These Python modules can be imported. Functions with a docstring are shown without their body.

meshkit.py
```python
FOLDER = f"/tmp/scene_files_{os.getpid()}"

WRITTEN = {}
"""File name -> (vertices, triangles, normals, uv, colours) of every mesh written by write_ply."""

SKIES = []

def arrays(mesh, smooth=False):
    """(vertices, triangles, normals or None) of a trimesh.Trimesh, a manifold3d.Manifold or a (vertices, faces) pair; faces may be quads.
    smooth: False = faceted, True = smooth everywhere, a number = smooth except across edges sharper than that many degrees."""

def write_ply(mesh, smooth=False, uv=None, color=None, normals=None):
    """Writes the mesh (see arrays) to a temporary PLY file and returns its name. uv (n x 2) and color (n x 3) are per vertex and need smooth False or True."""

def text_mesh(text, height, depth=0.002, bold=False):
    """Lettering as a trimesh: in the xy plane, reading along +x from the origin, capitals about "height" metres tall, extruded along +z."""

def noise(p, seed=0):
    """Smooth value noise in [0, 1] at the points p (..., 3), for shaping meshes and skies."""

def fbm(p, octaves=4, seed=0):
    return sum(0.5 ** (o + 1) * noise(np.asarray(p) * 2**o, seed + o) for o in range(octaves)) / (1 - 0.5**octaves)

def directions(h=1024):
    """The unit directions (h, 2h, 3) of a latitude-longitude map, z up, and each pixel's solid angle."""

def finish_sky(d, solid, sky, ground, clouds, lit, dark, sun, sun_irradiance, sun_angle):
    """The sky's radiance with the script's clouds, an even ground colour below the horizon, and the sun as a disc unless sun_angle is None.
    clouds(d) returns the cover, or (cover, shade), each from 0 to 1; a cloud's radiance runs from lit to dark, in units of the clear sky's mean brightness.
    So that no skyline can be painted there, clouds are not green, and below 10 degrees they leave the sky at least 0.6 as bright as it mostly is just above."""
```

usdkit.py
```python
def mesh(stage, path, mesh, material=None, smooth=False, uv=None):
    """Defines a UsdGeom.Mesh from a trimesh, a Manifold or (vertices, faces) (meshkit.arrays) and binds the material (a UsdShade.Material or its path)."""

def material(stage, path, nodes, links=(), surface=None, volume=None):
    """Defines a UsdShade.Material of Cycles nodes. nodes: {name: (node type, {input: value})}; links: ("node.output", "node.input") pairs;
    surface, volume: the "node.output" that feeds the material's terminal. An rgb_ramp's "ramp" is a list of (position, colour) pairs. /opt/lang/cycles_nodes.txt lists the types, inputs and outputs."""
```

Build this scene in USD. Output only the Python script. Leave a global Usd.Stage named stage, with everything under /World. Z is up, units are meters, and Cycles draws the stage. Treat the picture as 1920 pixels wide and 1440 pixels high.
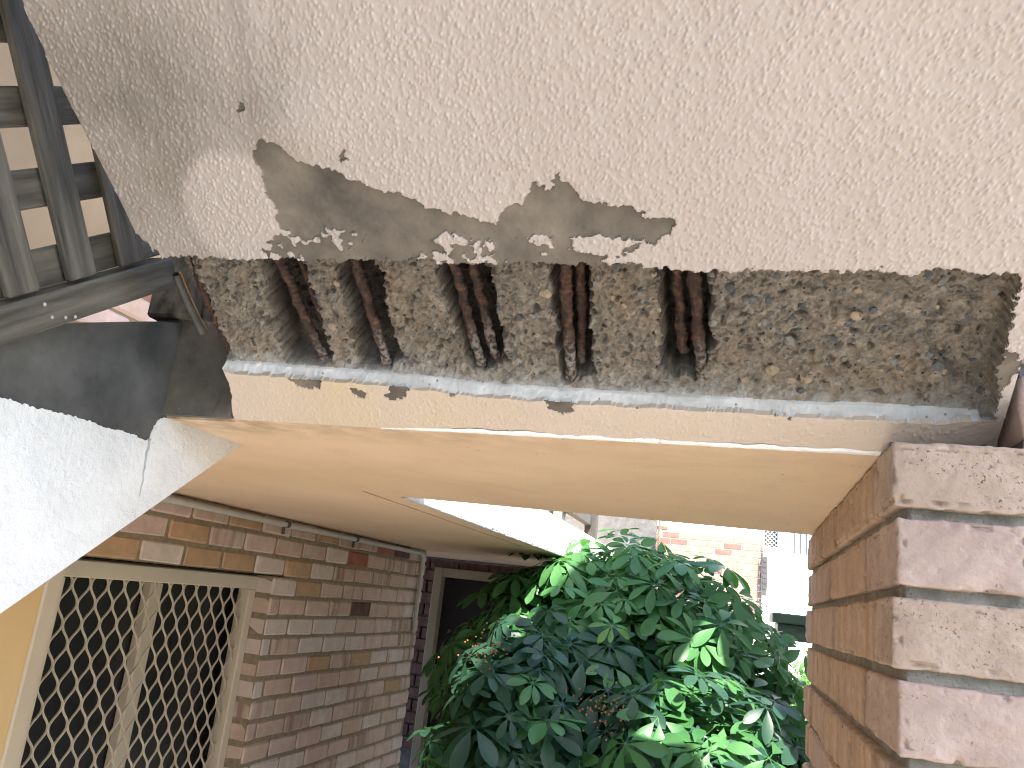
import math, random
import numpy as np, trimesh, usdkit, meshkit
from scipy import ndimage
from scipy.spatial import cKDTree
import shapely
from shapely.geometry import Polygon, box as sbox, LineString
from pxr import Usd, UsdGeom, UsdLux, UsdShade, Gf, Sdf, Vt

stage = Usd.Stage.CreateInMemory()
UsdGeom.SetStageUpAxis(stage, UsdGeom.Tokens.z)
UsdGeom.SetStageMetersPerUnit(stage, 1.0)
stage.SetDefaultPrim(UsdGeom.Xform.Define(stage, '/World').GetPrim())
UsdGeom.Scope.Define(stage, '/World/Looks')

# ------------------------------------------------------------------ camera, sky, sun, exposure
EYE = 2.2                      # height of the lens above the ground
EXPOSURE = 2.75
SUN_TO = np.array([0.45, -0.70, 0.95]); SUN_TO /= np.linalg.norm(SUN_TO)
SUN_I, SKY_I = 0.82, 0.15

FPX = 1521.0                   # focal length in photograph pixels (1920 wide)
v1 = np.array([425, 446, FPX]); v3 = np.array([653, -5810, FPX])
Yc = v1 / np.linalg.norm(v1); Zc = v3 - (v3 @ Yc) * Yc; Zc /= np.linalg.norm(Zc); Xc = np.cross(Yc, Zc)
M = np.array([Xc, Yc, Zc])
cam = UsdGeom.Camera.Define(stage, '/World/camera')
cam.CreateHorizontalApertureAttr(36.0); cam.CreateVerticalApertureAttr(27.0)
cam.CreateFocalLengthAttr(36.0 * FPX / 1920.0)
cam.CreateClippingRangeAttr(Gf.Vec2f(0.02, 500.0))
cam.CreateExposureAttr(EXPOSURE)
cx, cy, cz = M @ [1, 0, 0], M @ [0, -1, 0], M @ [0, 0, -1]
T = Gf.Matrix4d(*[float(x) for x in (*cx, 0, *cy, 0, *cz, 0, 0, 0, EYE, 1)])
cam.AddTransformOp().Set(T)

el = math.asin(SUN_TO[2]); rot = math.atan2(SUN_TO[0], SUN_TO[1])
usdkit.material(stage, '/World/Looks/sky_look', {
    'sky': ('sky_texture', {'sky_type': 'single_scattering', 'sun_disc': False, 'sun_elevation': el, 'sun_rotation': rot}),
    'bg': ('background_shader', {'strength': SKY_I})}, [('sky.color', 'bg.color')], surface='bg.background')
dome = UsdLux.DomeLight.Define(stage, '/World/sky')
UsdShade.MaterialBindingAPI.Apply(dome.GetPrim()).Bind(UsdShade.Material.Get(stage, '/World/Looks/sky_look'))
sun = UsdLux.DistantLight.Define(stage, '/World/sun')
sun.CreateIntensityAttr(SUN_I); sun.CreateAngleAttr(0.5); sun.CreateNormalizeAttr(True); sun.CreateColorAttr(Gf.Vec3f(1.0, 0.94, 0.85))
zz = SUN_TO; xx = np.cross([0, 0, 1], zz); xx /= np.linalg.norm(xx); yy = np.cross(zz, xx)
sun.AddTransformOp().Set(Gf.Matrix4d(*[float(x) for x in (*xx, 0, *yy, 0, *zz, 0, 0, 0, 8, 1)]))

# ------------------------------------------------------------------ surveyed points: photograph pixel on a known plane (heights relative to the lens)
def ray(px, py): return M @ np.array([px - 960, py - 720, FPX]) / FPX
def onX(px, py, X): r = ray(px, py); return r * X / r[0]
def onY(px, py, Y): r = ray(px, py); return r * Y / r[1]
def onZ(px, py, Z): r = ray(px, py); return r * Z / r[2]

HZ = 0.2244                    # underside of the landing above the lens
YA = 1.105                     # where the sloping soffit meets the flat one
TH = math.radians(34.0); CT, ST = math.cos(TH), math.sin(TH)
def onS(px, py):               # (X, distance up the slope) on the sloping soffit
    t = math.tan(TH); r = ray(px, py); p = r * (HZ + YA * t) / (r[2] + r[1] * t)
    return np.array([p[0], (YA - p[1]) / CT])
def S3(u, s, d=0.0):           # point on the slope, d metres into the concrete
    u, s, d = np.broadcast_arrays(np.asarray(u, float), np.asarray(s, float), np.asarray(d, float))
    return np.stack([u, YA - s * CT + d * ST, HZ + s * ST + d * CT], -1)

# ------------------------------------------------------------------ helpers
UP = np.array([0, 0, EYE])
used = {}
def path_for(parent, name):
    base = (str(parent.GetPath()) if parent is not None else '/World') + '/' + name
    n = used.get(base, 0); used[base] = n + 1
    return base if n == 0 else f'{base}_{n:03d}'
def tag(prim, label=None, cat=None, group=None, kind=None):
    for k, v in (('label', label), ('category', cat), ('group', group), ('kind', kind)):
        if v: prim.SetCustomDataByKey(k, v)
    return prim
def thing(name, label, cat, group=None, loc=None):
    x = UsdGeom.Xform.Define(stage, path_for(None, name))
    if loc is not None: x.AddTranslateOp().Set(Gf.Vec3d(*map(float, loc)))
    return tag(x.GetPrim(), label, cat, group)
def arr(m):
    if isinstance(m, (list,)): m = trimesh.util.concatenate(m)
    return m
def obj(name, mesh, mat, parent=None, smooth=False, lift=True, **kw):
    """One Mesh prim; coordinates are relative to the lens height and lifted to the ground's datum."""
    mesh = arr(mesh)
    v, f, n = meshkit.arrays(mesh, smooth)
    if lift: v = v + UP
    m = UsdGeom.Mesh.Define(stage, path_for(parent, name))
    m.CreatePointsAttr(Vt.Vec3fArray.FromNumpy(v.astype(np.float32)))
    m.CreateFaceVertexCountsAttr(Vt.IntArray.FromNumpy(np.full(len(f), 3, np.int32)))
    m.CreateFaceVertexIndicesAttr(Vt.IntArray.FromNumpy(f.astype(np.int32).ravel()))
    m.CreateSubdivisionSchemeAttr('none')
    if n is not None:
        m.CreateNormalsAttr(Vt.Vec3fArray.FromNumpy(n.astype(np.float32))); m.SetNormalsInterpolation('vertex')
    UsdShade.MaterialBindingAPI.Apply(m.GetPrim()).Bind(MAT[mat])
    return tag(m.GetPrim(), **kw)
def primvar(prim, name, values):
    UsdGeom.PrimvarsAPI(prim).CreatePrimvar(name, Sdf.ValueTypeNames.FloatArray, 'vertex').Set(Vt.FloatArray.FromNumpy(np.asarray(values, np.float32)))
def bx(x0, x1, y0, y1, z0, z1):
    m = trimesh.creation.box([x1 - x0, y1 - y0, z1 - z0]); m.apply_translation([(x0 + x1) / 2, (y0 + y1) / 2, (z0 + z1) / 2]); return m
def cbx(x0, x1, y0, y1, z0, z1, c=0.004, jit=0.0, rng=None):
    """A box with chamfered edges (44 triangles)."""
    h = np.array([x1 - x0, y1 - y0, z1 - z0]) / 2; c = min(c, h.min() * 0.45)
    pts = []
    for sx in (-1, 1):
        for sy in (-1, 1):
            for sz in (-1, 1):
                s = np.array([sx, sy, sz])
                j = rng.uniform(-jit, jit, 3) if (rng is not None and jit) else 0
                for k in range(3):
                    p = h - c; p[k] = h[k]; pts.append(s * p + j)
    m = trimesh.convex.convex_hull(np.array(pts)) if not jit else trimesh.Trimesh(np.array(pts)).convex_hull
    m.apply_translation([(x0 + x1) / 2, (y0 + y1) / 2, (z0 + z1) / 2]); return m
def rbx(x0, x1, y0, y1, z0, z1, r=0.006, edge=0.008, amp=0.0012, seed=0, fs=90.0):
    """A fine rounded and slightly rough box for things close to the lens."""
    m = bx(x0, x1, y0, y1, z0, z1); c = m.bounds.mean(0); h = np.array(m.extents) / 2
    m = m.subdivide_to_size(edge, max_iter=12)
    p = np.array(m.vertices) - c; q = np.clip(p, -(h - r), h - r); d = p - q
    L = np.linalg.norm(d, axis=1, keepdims=True); n = np.where(L > 1e-9, d / np.maximum(L, 1e-9), 0)
    p = q + n * r
    w = p + c
    f1 = meshkit.fbm(w * fs + seed * 17.3, 4, seed) - 0.5
    f2 = meshkit.fbm(w * fs * 0.33 + seed * 7.1, 3, seed + 9) - 0.5
    edgeness = (np.abs(p) > (h - 2.2 * r)).sum(1) >= 2
    chip = np.where(edgeness, np.maximum(meshkit.noise(w * 85 + seed, seed + 3) - 0.60, 0) * 0.016, 0)
    p = p + n * (amp * 2.4 * f1 + amp * 3 * f2 - chip)[:, None]
    return trimesh.Trimesh(p + c, m.faces, process=False)
def prism(poly, lo, hi, axis):
    """A shapely polygon extruded: axis 'x': polygon in (Y,Z); 'y': (X,Z); 'z': (X,Y)."""
    polys = [poly] if poly.geom_type == 'Polygon' else list(poly.geoms)
    out = []
    for p in polys:
        m = trimesh.creation.extrude_polygon(p, hi - lo); v = np.array(m.vertices)
        if axis == 'z': w = np.stack([v[:, 0], v[:, 1], v[:, 2] + lo], 1)
        elif axis == 'x': w = np.stack([v[:, 2] + lo, v[:, 0], v[:, 1]], 1)
        else: w = np.stack([v[:, 0], v[:, 2] + lo, v[:, 1]], 1)
        f = np.array(m.faces)
        out.append(trimesh.Trimesh(w, f[:, ::-1] if axis == 'y' else f, process=False))
    return trimesh.util.concatenate(out)
def tube(pts, r, n=10, cap=True):
    pts = np.asarray(pts, float); r = np.broadcast_to(r, len(pts))
    t = np.gradient(pts, axis=0); t /= np.linalg.norm(t, axis=1, keepdims=True)
    a = np.array([0, 0, 1.0]) if abs(t[0][2]) < 0.9 else np.array([1.0, 0, 0])
    rings = []
    for p, d, q in zip(pts, t, r):
        a = a - (a @ d) * d; a /= np.linalg.norm(a); b = np.cross(d, a)
        ang = np.linspace(0, 2 * np.pi, n, endpoint=False)
        rings.append(p + q * (np.cos(ang)[:, None] * a + np.sin(ang)[:, None] * b))
    v = np.vstack(rings); f = []
    for i in range(len(pts) - 1):
        for k in range(n):
            A, B, C, D = i * n + k, i * n + (k + 1) % n, (i + 1) * n + (k + 1) % n, (i + 1) * n + k
            f += [(A, B, C), (A, C, D)]
    if cap:
        v = np.vstack([v, pts[0], pts[-1]]); c0, c1 = len(v) - 2, len(v) - 1
        for k in range(n):
            f += [(c0, (k + 1) % n, k), (c1, (len(pts) - 1) * n + k, (len(pts) - 1) * n + (k + 1) % n)]
    return trimesh.Trimesh(v, np.array(f), process=False)
def bar(a, b, w, t, up=(0, 0, 1)):
    """A rectangular bar from a to b, w wide along 'up', t thick."""
    a, b = np.asarray(a, float), np.asarray(b, float); d = b - a; L = np.linalg.norm(d); d /= L
    u = np.asarray(up, float); u = u - (u @ d) * d; u /= np.linalg.norm(u); n = np.cross(d, u)
    m = cbx(0, L, -t / 2, t / 2, -w / 2, w / 2, 0.0025); v = np.array(m.vertices)
    return trimesh.Trimesh(a + v[:, :1] * d + v[:, 1:2] * n + v[:, 2:3] * u, m.faces, process=False)
def fb(p, o=4, s=0): return meshkit.fbm(p, o, s) - 0.5

# ------------------------------------------------------------------ materials
MAT = {}
def pmat(name, nodes, links, surface='p.BSDF'):
    MAT[name] = usdkit.material(stage, '/World/Looks/' + name, nodes, links, surface=surface)
def simple(name, c0, c1, scale=8, rough=0.6, bump=0.3, bscale=60, bdist=0.002, detail=6, spec=0.3, stretch=(1, 1, 1), metallic=0.0, speck=None, rot=0.0):
    """Two tones mixed by noise, with fine relief; speck = (colour, scale, amount) adds small dots."""
    nodes = {'g': ('geometry', {}), 'vr_': ('vector_rotate', {'rotate_type': 'x_axis', 'angle': rot}), 'm': ('mapping', {'scale': stretch}),
             'n': ('noise_texture', {'scale': scale, 'detail': detail, 'roughness': 0.6}),
             'r': ('rgb_ramp', {'ramp': [(0.3, c0), (0.7, c1)]}),
             'nb': ('noise_texture', {'scale': bscale, 'detail': 5, 'roughness': 0.6}),
             'b': ('bump', {'strength': bump, 'distance': bdist}),
             'p': ('principled_bsdf', {'roughness': rough, 'specular_ior_level': spec, 'metallic': metallic})}
    links = [('g.position', 'vr_.vector'), ('vr_.vector', 'm.vector'), ('m.vector', 'n.vector'), ('m.vector', 'nb.vector'), ('n.fac', 'r.fac'), ('nb.fac', 'b.height'), ('b.normal', 'p.normal')]
    last = 'r.color'
    if speck:
        c, sc, am = speck
        nodes['v'] = ('voronoi_texture', {'scale': sc, 'randomness': 1.0})
        nodes['sv'] = ('noise_texture', {'scale': sc * 0.5, 'detail': 2})
        nodes['mr'] = ('map_range', {'from_min': 0.10, 'from_max': 0.20, 'to_min': 1.0, 'to_max': 0.0, 'clamp': True})
        nodes['cs'] = ('map_range', {'from_min': 1 - am, 'from_max': 1.02 - am, 'clamp': True})
        nodes['mu'] = ('math', {'math_type': 'multiply'})
        nodes['sep'] = ('separate_color', {})
        nodes['mx'] = ('mix', {'color2': c})
        links += [('g.position', 'v.vector'), ('v.distance', 'mr.value'), ('v.color', 'sep.color'), ('sep.r', 'cs.value'), ('mr.result', 'mu.value1'), ('cs.result', 'mu.value2'),
                  ('mu.value', 'mx.fac'), (last, 'mx.color1')]
        last = 'mx.color'
    links.append((last, 'p.base_color'))
    pmat(name, nodes, links)

def stipple_paint(name, base, dirt, strength, scale=215.0, rough=0.45):
    """Roller-stippled paint; primvar 'dirt' carries the grime and stains."""
    pmat(name, {
        'g': ('geometry', {}), 'm': ('mapping', {'scale': (1.12, 0.82, 0.82)}),
        'fn': ('noise_texture', {'scale': 420.0, 'detail': 3, 'roughness': 0.5}),
        'b': ('bump', {'strength': strength * 0.35, 'distance': 0.0010}),
        'a': ('attribute', {'attribute': 'dirt'}),
        'sn': ('noise_texture', {'scale': 9.0, 'detail': 6, 'roughness': 0.65}),
        'sr': ('map_range', {'from_min': 0.25, 'from_max': 0.75, 'to_min': 0.55, 'to_max': 1.35}),
        'dm': ('math', {'math_type': 'multiply', 'use_clamp': True}),
        'ln': ('noise_texture', {'scale': 3.0, 'detail': 5}),
        'lr': ('rgb_ramp', {'ramp': [(0.3, tuple(x * 0.93 for x in base)), (0.7, base)]}),
        'mx': ('mix', {'color2': dirt}),
        'spv': ('voronoi_texture', {'scale': 22.0}), 'spd': ('map_range', {'from_min': 0.03, 'from_max': 0.06, 'to_min': 1, 'to_max': 0, 'clamp': True}),
        'spc': ('separate_color', {}), 'sps': ('math', {'math_type': 'greater_than', 'value2': 0.9}), 'spm': ('math', {'math_type': 'multiply'}),
        'mx2': ('mix', {'color2': (0.06, 0.05, 0.045)}),
        'p': ('principled_bsdf', {'roughness': rough, 'specular_ior_level': 0.35})},
        [('g.position', 'fn.vector'), ('g.position', 'sn.vector'), ('g.position', 'ln.vector'), ('fn.fac', 'b.height'), ('b.normal', 'p.normal'),
         ('a.fac', 'dm.value1'), ('sn.fac', 'sr.value'), ('sr.result', 'dm.value2'), ('ln.fac', 'lr.fac'), ('lr.color', 'mx.color1'), ('dm.value', 'mx.fac'),
         ('g.position', 'spv.vector'), ('spv.distance', 'spd.value'), ('spv.color', 'spc.color'), ('spc.r', 'sps.value1'), ('spd.result', 'spm.value1'), ('sps.value', 'spm.value2'),
         ('mx.color', 'mx2.color1'), ('spm.value', 'mx2.fac'), ('mx2.color', 'p.base_color')])

def landing_paint():
    pmat('landing_paint', {
        'g': ('geometry', {}), 'sx': ('separate_xyz', {}),
        'n': ('noise_texture', {'scale': 2.2, 'detail': 8, 'roughness': 0.6}), 'r': ('rgb_ramp', {'ramp': [(0.3, (0.66, 0.49, 0.345)), (0.7, (0.78, 0.60, 0.435))]}),
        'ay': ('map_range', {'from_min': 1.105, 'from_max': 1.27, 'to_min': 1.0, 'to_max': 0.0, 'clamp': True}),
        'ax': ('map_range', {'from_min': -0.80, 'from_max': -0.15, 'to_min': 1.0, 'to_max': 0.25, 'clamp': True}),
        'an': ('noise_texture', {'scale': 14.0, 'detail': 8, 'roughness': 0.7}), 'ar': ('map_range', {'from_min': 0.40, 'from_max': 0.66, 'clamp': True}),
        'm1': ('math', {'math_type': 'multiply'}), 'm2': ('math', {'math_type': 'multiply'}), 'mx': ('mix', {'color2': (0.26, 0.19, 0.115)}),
        'w': ('noise_texture', {'scale': 5.0, 'detail': 9, 'roughness': 0.7, 'distortion': 0.8}), 'wr': ('map_range', {'from_min': 0.55, 'from_max': 0.75, 'to_max': 0.35, 'clamp': True}), 'mw': ('mix', {'color2': (0.46, 0.34, 0.22)}),
        'f': ('noise_texture', {'scale': 95.0, 'detail': 3}), 'fr': ('map_range', {'from_min': 0.70, 'from_max': 0.76, 'to_max': 0.7, 'clamp': True}), 'mf': ('mix', {'color2': (0.16, 0.10, 0.06)}),
        'nb': ('noise_texture', {'scale': 160, 'detail': 4}), 'b': ('bump', {'strength': 0.35, 'distance': 0.0015}),
        'p': ('principled_bsdf', {'roughness': 0.55, 'specular_ior_level': 0.3})},
        [('g.position', x + '.vector') for x in ('sx', 'n', 'an', 'w', 'f', 'nb')] +
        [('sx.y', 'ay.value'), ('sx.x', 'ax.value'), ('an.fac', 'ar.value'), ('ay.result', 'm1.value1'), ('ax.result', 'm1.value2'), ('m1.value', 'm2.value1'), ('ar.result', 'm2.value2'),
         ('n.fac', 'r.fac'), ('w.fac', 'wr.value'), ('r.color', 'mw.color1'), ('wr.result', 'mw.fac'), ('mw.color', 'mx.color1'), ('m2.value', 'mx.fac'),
         ('f.fac', 'fr.value'), ('mx.color', 'mf.color1'), ('fr.result', 'mf.fac'), ('mf.color', 'p.base_color'), ('nb.fac', 'b.height'), ('b.normal', 'p.normal')])
landing_paint()
stipple_paint('soffit_paint', (0.435, 0.380, 0.354), (0.20, 0.175, 0.15), 1.0)
stipple_paint('strip_paint', (0.53, 0.435, 0.36), (0.50, 0.40, 0.25), 0.8)
simple('bare_render', (0.065, 0.056, 0.048), (0.21, 0.18, 0.15), 12, 0.75, 0.25, 120, 0.002, speck=((0.09, 0.08, 0.07), 60, 0.12))
simple('peeled_white', (0.74, 0.73, 0.71), (0.82, 0.81, 0.79), 30, 0.6, 0.5, 200, 0.002)
simple('cut_concrete', (0.40, 0.40, 0.395), (0.68, 0.69, 0.70), 22, 0.85, 0.4, 160, 0.002, speck=((0.22, 0.22, 0.22), 90, 0.25))
simple('white_render', (0.66, 0.665, 0.67), (0.80, 0.805, 0.81), 9, 0.6, 1.0, 75, 0.004, speck=((0.36, 0.35, 0.33), 45, 0.10))
simple('dark_paint', (0.045, 0.047, 0.049), (0.130, 0.131, 0.128), 11, 0.42, 0.35, 90, 0.002, spec=0.4, speck=((0.012, 0.012, 0.012), 40, 0.10))
simple('dark_brown_paint', (0.075, 0.070, 0.060), (0.16, 0.145, 0.12), 22, 0.6, 0.5, 140, 0.002, speck=((0.45, 0.44, 0.41), 70, 0.05))
simple('timber_paint', (0.038, 0.034, 0.028), (0.165, 0.148, 0.12), 60, 0.62, 0.9, 110, 0.003, rot=-0.611, stretch=(1, 1.0, 0.08), speck=((0.5, 0.5, 0.48), 60, 0.05))
simple('timber_paint_across', (0.042, 0.038, 0.032), (0.17, 0.155, 0.128), 60, 0.62, 0.9, 110, 0.003, rot=-0.611, stretch=(1, 0.08, 1.0), speck=((0.5, 0.5, 0.48), 60, 0.06))
simple('shaded_cream', (0.24, 0.17, 0.10), (0.34, 0.25, 0.155), 3, 0.7, 0.3, 120, 0.002)  # cream wall with its shade mixed in as a darker tan
simple('yellow_render', (0.66, 0.46, 0.22), (0.70, 0.50, 0.26), 3, 0.7, 0.3, 120, 0.002)
simple('far_render', (0.72, 0.69, 0.62), (0.78, 0.75, 0.69), 2, 0.8, 0.2, 60, 0.002)
simple('pale_fascia', (0.78, 0.78, 0.77), (0.84, 0.84, 0.83), 6, 0.55, 0.2, 80, 0.002)
simple('grey_lip', (0.42, 0.41, 0.40), (0.66, 0.65, 0.63), 25, 0.7, 0.4, 90, 0.002)
simple('metal_cream', (0.56, 0.48, 0.36), (0.60, 0.52, 0.40), 4, 0.35, 0.05, 200, 0.0005, spec=0.5)
simple('frame_timber', (0.24, 0.20, 0.15), (0.30, 0.26, 0.20), 6, 0.6, 0.2, 60, 0.001)
simple('door_dark', (0.012, 0.013, 0.014), (0.018, 0.019, 0.020), 50, 0.35, 0.1, 300, 0.0005, spec=0.5)
simple('pvc', (0.46, 0.44, 0.40), (0.54, 0.52, 0.47), 20, 0.4, 0.05, 100, 0.001, spec=0.45)
simple('clip_metal', (0.05, 0.05, 0.05), (0.12, 0.11, 0.10), 80, 0.5, 0.1, 100, 0.001)
simple('mortar_warm', (0.21, 0.165, 0.105), (0.33, 0.27, 0.19), 40, 0.9, 0.9, 260, 0.004)
simple('mortar_grey', (0.22, 0.205, 0.175), (0.37, 0.35, 0.305), 35, 0.92, 1.0, 240, 0.004, speck=((0.10, 0.095, 0.085), 200, 0.25))
simple('mortar_dark', (0.09, 0.09, 0.092), (0.15, 0.15, 0.15), 30, 0.85, 0.8, 150, 0.003)
simple('ground_paving', (0.37, 0.34, 0.30), (0.48, 0.44, 0.39), 3, 0.85, 0.4, 80, 0.003)
simple('post_green', (0.16, 0.19, 0.15), (0.20, 0.235, 0.19), 9, 0.5, 0.1, 60, 0.001)
simple('rail_grey', (0.045, 0.042, 0.038), (0.075, 0.07, 0.065), 9, 0.6, 0.2, 60, 0.001)
simple('panel_lilac', (0.17, 0.17, 0.19), (0.21, 0.21, 0.23), 9, 0.5, 0.1, 60, 0.001)
simple('reed', (0.14, 0.11, 0.075), (0.24, 0.19, 0.13), 60, 0.7, 0.3, 60, 0.001)
simple('awning_green', (0.03, 0.05, 0.03), (0.05, 0.075, 0.045), 9, 0.6, 0.2, 60, 0.001)
simple('roof_concrete', (0.40, 0.38, 0.35), (0.48, 0.46, 0.42), 4, 0.8, 0.3, 60, 0.002)
simple('stem', (0.10, 0.08, 0.05), (0.18, 0.14, 0.09), 30, 0.8, 0.4, 60, 0.002)
simple('berry', (0.16, 0.055, 0.02), (0.30, 0.12, 0.035), 90, 0.4, 0.1, 60, 0.001)
simple('stone_dark', (0.045, 0.05, 0.055), (0.12, 0.125, 0.13), 70, 0.75, 0.5, 300, 0.001)
simple('stone_grey', (0.12, 0.12, 0.115), (0.24, 0.23, 0.21), 70, 0.8, 0.5, 300, 0.001)
simple('stone_tan', (0.22, 0.17, 0.115), (0.34, 0.27, 0.19), 70, 0.8, 0.5, 300, 0.001)
simple('sheath', (0.025, 0.025, 0.023), (0.06, 0.058, 0.052), 40, 0.5, 0.2, 90, 0.001)
simple('rust_wire', (0.20, 0.10, 0.04), (0.34, 0.20, 0.09), 60, 0.8, 0.5, 200, 0.002)

# spalled concrete: cement, fines and aggregate, powder-white near the saw cut (primvar 'dust') and dark brown shade painted into the bar chases and band rim (primvar 'soot')
pmat('exposed_concrete', {
    'g': ('geometry', {}),
    'n1': ('noise_texture', {'scale': 58.0, 'detail': 10, 'roughness': 0.74, 'distortion': 0.6}),
    'r1': ('rgb_ramp', {'ramp': [(0.24, (0.050, 0.044, 0.039)), (0.38, (0.140, 0.119, 0.098)), (0.54, (0.262, 0.222, 0.178)), (0.74, (0.46, 0.405, 0.335))]}),
    'n2': ('noise_texture', {'scale': 9.0, 'detail': 4, 'roughness': 0.6}),
    'r2': ('rgb_ramp', {'ramp': [(0.5, (0, 0, 0)), (0.75, (0.6, 0.6, 0.6))]}),
    'mo': ('mix', {'color2': (0.30, 0.205, 0.115)}),
    'wn': ('noise_texture', {'scale': 120.0, 'detail': 3}), 'wm': ('vector_math', {'math_type': 'multiply_add', 'vector2': (0.012, 0.012, 0.012)}),
    'v': ('voronoi_texture', {'scale': 95.0, 'randomness': 1.0}),
    'vc': ('separate_color', {}),
    'vs': ('map_range', {'from_min': 0.86, 'from_max': 0.90, 'to_max': 0.8, 'clamp': True}),
    'vd': ('map_range', {'from_min': 0.28, 'from_max': 0.40, 'to_min': 1.0, 'to_max': 0.0, 'clamp': True}),
    'vm': ('math', {'math_type': 'multiply'}),
    'vcol': ('rgb_ramp', {'ramp': [(0.0, (0.05, 0.055, 0.06)), (0.5, (0.16, 0.165, 0.17)), (1.0, (0.42, 0.36, 0.29))]}),
    'ma': ('mix', {}),
    'pv': ('voronoi_texture', {'scale': 150.0}), 'pd': ('map_range', {'from_min': 0.16, 'from_max': 0.26, 'to_min': 1.0, 'to_max': 0.0, 'clamp': True}),
    'pc': ('separate_color', {}), 'ps': ('math', {'math_type': 'greater_than', 'value2': 0.74}), 'pm': ('math', {'math_type': 'multiply'}),
    'mp': ('mix', {'color2': (0.03, 0.027, 0.024)}),
    'du': ('attribute', {'attribute': 'dust'}), 'dn': ('noise_texture', {'scale': 60.0, 'detail': 6, 'roughness': 0.7}),
    'dd': ('math', {'math_type': 'multiply_add', 'value2': 1.6, 'value3': -0.55}), 'ds': ('math', {'math_type': 'multiply', 'use_clamp': True}),
    'md': ('mix', {'color2': (0.56, 0.56, 0.555)}),
    'so': ('attribute', {'attribute': 'recess_shade'}), 'ms': ('mix', {'color2': (0.030, 0.024, 0.019)}), 'sq': ('math', {'math_type': 'multiply', 'value2': 1.0, 'use_clamp': True}),
    'nb': ('noise_texture', {'scale': 190.0, 'detail': 8, 'roughness': 0.7}),
    'bb': ('bump', {'strength': 1.0, 'distance': 0.006}),
    'p': ('principled_bsdf', {'roughness': 0.88, 'specular_ior_level': 0.25})},
    [('g.position', x + '.vector') for x in ('n1', 'n2', 'wn', 'pv', 'dn', 'nb')] + [('wn.color', 'wm.vector1'), ('g.position', 'wm.vector3'), ('wm.vector', 'v.vector')] +
    [('n1.fac', 'r1.fac'), ('n2.fac', 'r2.fac'), ('r1.color', 'mo.color1'), ('r2.color', 'mo.fac'),
     ('v.color', 'vc.color'), ('vc.r', 'vs.value'), ('v.distance', 'vd.value'), ('vs.result', 'vm.value1'), ('vd.result', 'vm.value2'), ('vc.g', 'vcol.fac'),
     ('mo.color', 'ma.color1'), ('vcol.color', 'ma.color2'), ('vm.value', 'ma.fac'),
     ('pv.distance', 'pd.value'), ('pv.color', 'pc.color'), ('pc.r', 'ps.value1'), ('pd.result', 'pm.value1'), ('ps.value', 'pm.value2'), ('ma.color', 'mp.color1'), ('pm.value', 'mp.fac'),
     ('dn.fac', 'dd.value1'), ('du.fac', 'ds.value1'), ('dd.value', 'ds.value2'), ('mp.color', 'md.color1'), ('ds.value', 'md.fac'),
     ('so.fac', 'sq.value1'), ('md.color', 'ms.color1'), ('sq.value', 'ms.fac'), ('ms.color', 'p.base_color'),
     ('nb.fac', 'bb.height'), ('bb.normal', 'p.normal')])

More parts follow.
